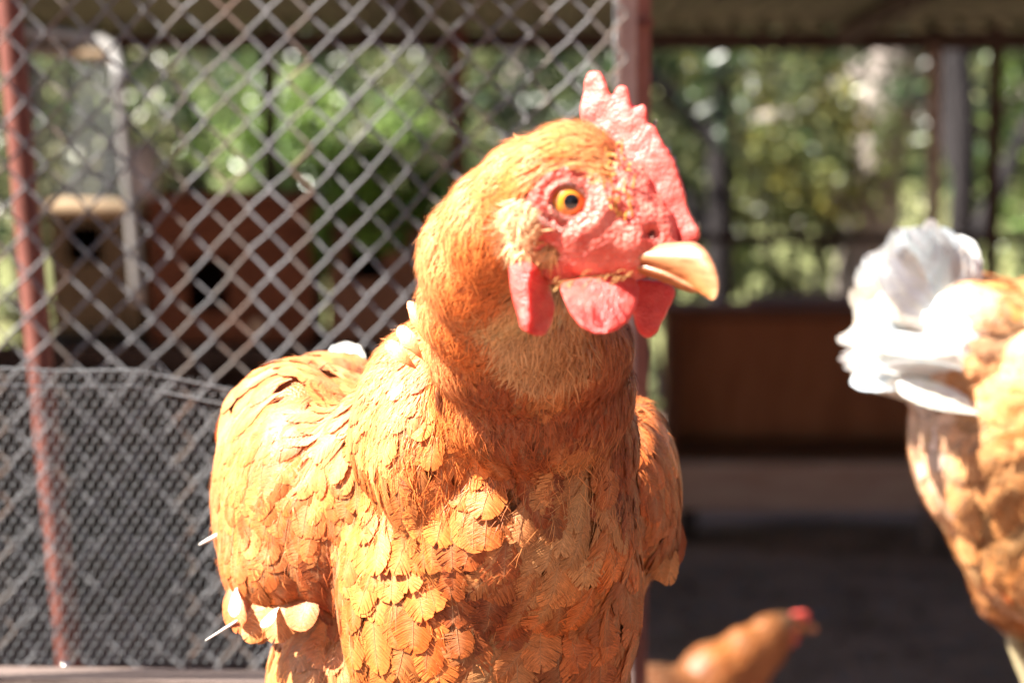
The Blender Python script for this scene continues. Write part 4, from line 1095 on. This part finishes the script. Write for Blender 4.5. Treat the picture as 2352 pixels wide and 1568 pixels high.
# ================================================================== the two other hens, built standing in their own frame
def side_hen(loc, yaw, scale, label, cols, rng, tailcol, seed, big=.0165, stoop=0, legx=0):
    Rz = Matrix.Rotation(yaw, 3, 'Z'); R = np.array(Rz); B = R.T*1.0
    def T(x, y, z):
        e_ = max(0, z-.26)*(x > .1)*stoop; return np.array(loc)+R@(np.array([x+e_*.6, y, z-e_*.45])*scale)
    rt = empty('hen', loc, label, 'hen', 'hens')
    bm = bmesh.new()
    def e(x, y, z, rx, ry, rz, p=0):
        Rp = np.array(Matrix.Rotation(p, 3, 'Y')); ell_add(bm, T(x, y, z), np.array([rx, ry, rz])*scale, (R@Rp).T)
    e(0, 0, .215, .150, .090, .088); e(.075, 0, .205, .095, .082, .088, .2); e(-.10, 0, .225, .085, .078, .085)
    e(-.09, 0, .165, .075, .070, .075); e(-.155, 0, .262, .055, .040, .050, .5)
    if legx: e(-.125, 0, .215, .068, .068, .080); e(-.085, 0, .175, .085, .078, .080)
    for s in (-1, 1): e(-.03+legx*.7, s*.045, .13, .055, .036, .06); e(-.01, s*.082, .225, .125, .028, .062, .12)
    e(.125, 0, .265, .060, .052, .065); e(.140, 0, .290, .050, .045, .055); e(.158, 0, .337, .038, .033, .045); e(.168, 0, .376, .030, .024, .034); e(.150, 0, .315, .045, .038, .055); e(.165, 0, .358, .034, .028, .045); e(.172, 0, .392, .032, .022, .026); e(.195, 0, .390, .022, .014, .016)
    me = rem('body', bm, .0035*scale, 14, .5)
    def fmask(P):
        q_ = (P-T(.190, 0, .390))@R/scale
        return np.clip((1.1-np.sqrt((q_[:, 0]/(.030-.018*stoop))**2+(q_[:, 1]/.04)**2+(q_[:, 2]/(.026-.012*stoop))**2))/.2, 0, 1)
    bare_attr(me, fmask)
    link('body', me, M_BODY, rt, smooth=True)
    gs = []
    c1, c2, c3 = cols
    def gg(x, y, z, dx, dz, L, Wd, lift, col, fray):
        for s in ((1, -1) if y else (1,)):
            gs.append((T(x, s*y, z), R@np.array([dx, s*y*.5, dz]), L*scale, Wd*scale, lift*scale, col, fray))
    gg(.19, .02, .41, -1, .2, .010, .003, .001, (.04, .015, .008) if stoop else c2, .4); gg(.17, .02, .37, -.6, -.8, .018, .006, .002, c2, .4); gg(.14, .03, .31, -.5, -.9, .026, .009, .003, c2, .4)
    gg(.17, 0, .28, .1, -1, .024, .012, .003, c1, .3); gg(.16, 0, .20, -.1, -1, .030, .016, .003, c1, .3); gg(.10, .05, .15, -.6, -.8, .032, .018, .003, c1, .3)
    gg(0, .09, .25, -1, -.25, .032, .018, .002, c1, .12); gg(.05, .09, .22, -.9, -.4, .028, .017, .002, c1, .12); gg(-.10, .09, .21, -1, -.25, .045, .020, .003, c3, .12)
    gg(0, 0, .30, -1, .05, .032, .018, .002, c1, .15); gg(-.12, 0, .30, -1, .35, .034, .020, .003, c2, .3); gg(-.14, .04, .25, -.8, -.2, .030, .018, .005, c2, .5)
    gg(-.14, .04, .17, -.4, -.9, .034, .016, .007, c2, .9); gg(-.05, .07, .14, -.3, -1, .034, .017, .005, c1, .7); gg(0, 0, .13, -.5, -.8, .03, .018, .004, c1, .7)
    gg(-.19, .02, .28, -.9, .5, .034, .018, .006, tailcol, .5)
    plume(rt, me, Guides(gs), rng, lambda P: 1-fmask(P)*.95, sp_big=.33, nbig=12, big=big)
    co_ = np.array([tuple(v.co) for v in me.vertices]); shrink(me, fmask(co_), np.full(len(co_), .003))
    bvh_ = BVHTree.FromPolygons([v.co for v in me.vertices], [tuple(p.vertices) for p in me.polygons])
    strands(rt, me, bvh_, Guides(gs), 6000, lambda P: 1-fmask(P), rng, L=(.010*scale, .020*scale), wd=.0004, lift=.003)
    # tail: folded fan of overlapping feathers on both sides
    for k in range(44):
        s = 1 if k % 2 else -1; f = (k//2)/21; th_ = math.radians(72+122*f); ln = .060+.010*math.sin(f*2.2)
        a0 = T(-.172+.02*f+rng.normal(0, .003), s*(.004+.006*f+.003*(k % 3)), .268-.012*f); ln *= 1+rng.normal(0, .05)
        a1 = T(-.186+ln*math.cos(th_)*.75, s*(.006+.006*math.sin(f*3)), .276-.008*f+ln*math.sin(th_)*1.0)
        big_feather(a0, a1, (.030-.006*f)*scale, tailcol, R@np.array([-.45, s*.55, .75]), rt, .06, .004*scale, 'tail_feather', 14, M_FLUFF)
    for k in range(14):
        a0 = T(-.15, (k-6.5)*.006, .225+.02*(k % 3)); a1 = T(-.226-.006*(k % 3), (k-6.5)*.005, .250+.012*(k % 3))
        big_feather(a0, a1, .023*scale, tailcol, R@np.array([-.45, (1 if k % 2 else -1)*.55, .75]), rt, .12, .005*scale, 'tail_feather', 12, M_FLUFF)
    # head furniture
    ax0 = R@np.array([0, 1, 0])
    toL = lambda a, b, d: tuple(T(a, d, b))
    th = scale
    ks = 1-.45*bool(stoop)
    lobe('comb', [(.19+(a-.19)*ks, .408+(b-.408)*ks) for a, b in [(.168, .408), (.158, .425), (.152, .452), (.162, .445), (.170, .458), (.178, .446), (.186, .456), (.194, .440), (.204, .446), (.208, .430), (.222, .424), (.224, .410), (.212, .398), (.19, .406)]], lambda a, b: 0, .008*th, M_COMB, rt, to=toL, vox=.0018*scale)
    for s in (-1, 1):
        lobe('wattle', [(.188, .378), (.184, .356), (.190, .340), (.202, .338), (.210, .350), (.210, .370)], lambda a, b, s=s: s*.010, .005*th, M_WATTLE, rt, to=toL, vox=.0018*scale)
        eyeball(rt, T(.190, s*.0135, .396), .0052*scale, R@np.array([.2, s, .1]))
    SIDE_AX[0] = ax0
    Ub = [(.205, .399, 0), (.220, .400, 0), (.234, .392, 0), (.241, .378, 0)]; Lb = [(.205, .384, 0), (.220, .382, 0), (.232, .378, 0), (.240, .374, 0)]
    loft('beak', Ub, Lb, toL, [.007*scale, .006*scale, .004*scale, .001*scale], M_BEAK, rt)
    loft('lower_beak', [(.205, .385, 0), (.218, .382, 0), (.230, .378, 0)], [(.205, .376, 0), (.218, .375, 0), (.229, .376, 0)], toL, [.006*scale, .004*scale, .001*scale], M_BEAK, rt)
    SIDE_AX[0] = AX[2]
    for s in (-1, 1):
        leg(rt, T(legx-.02, s*.045, .13), T(legx, s*.048, 0), R@np.array([1, 0, 0]), .0065*scale)
    return rt
side_hen((.500, 1.66, ZD), math.radians(17), 1.16, 'orange brown hen with a white tail seen from behind at the right edge', ((.58, .19, .048), (.62, .27, .09), (.56, .20, .055)), np.random.default_rng(31), (.88, .87, .83), 31, big=.02, legx=-.07)
q_ = W(1760, 1560, 3.15)
side_hen((.185, 3.3, -.015), math.radians(22), .98, 'small dark headed brown hen walking on the dark soil at the bottom', ((.10, .032, .014), (.26, .075, .014), (.06, .022, .012)), np.random.default_rng(41), (.10, .07, .05), 41, big=.02, stoop=.9)
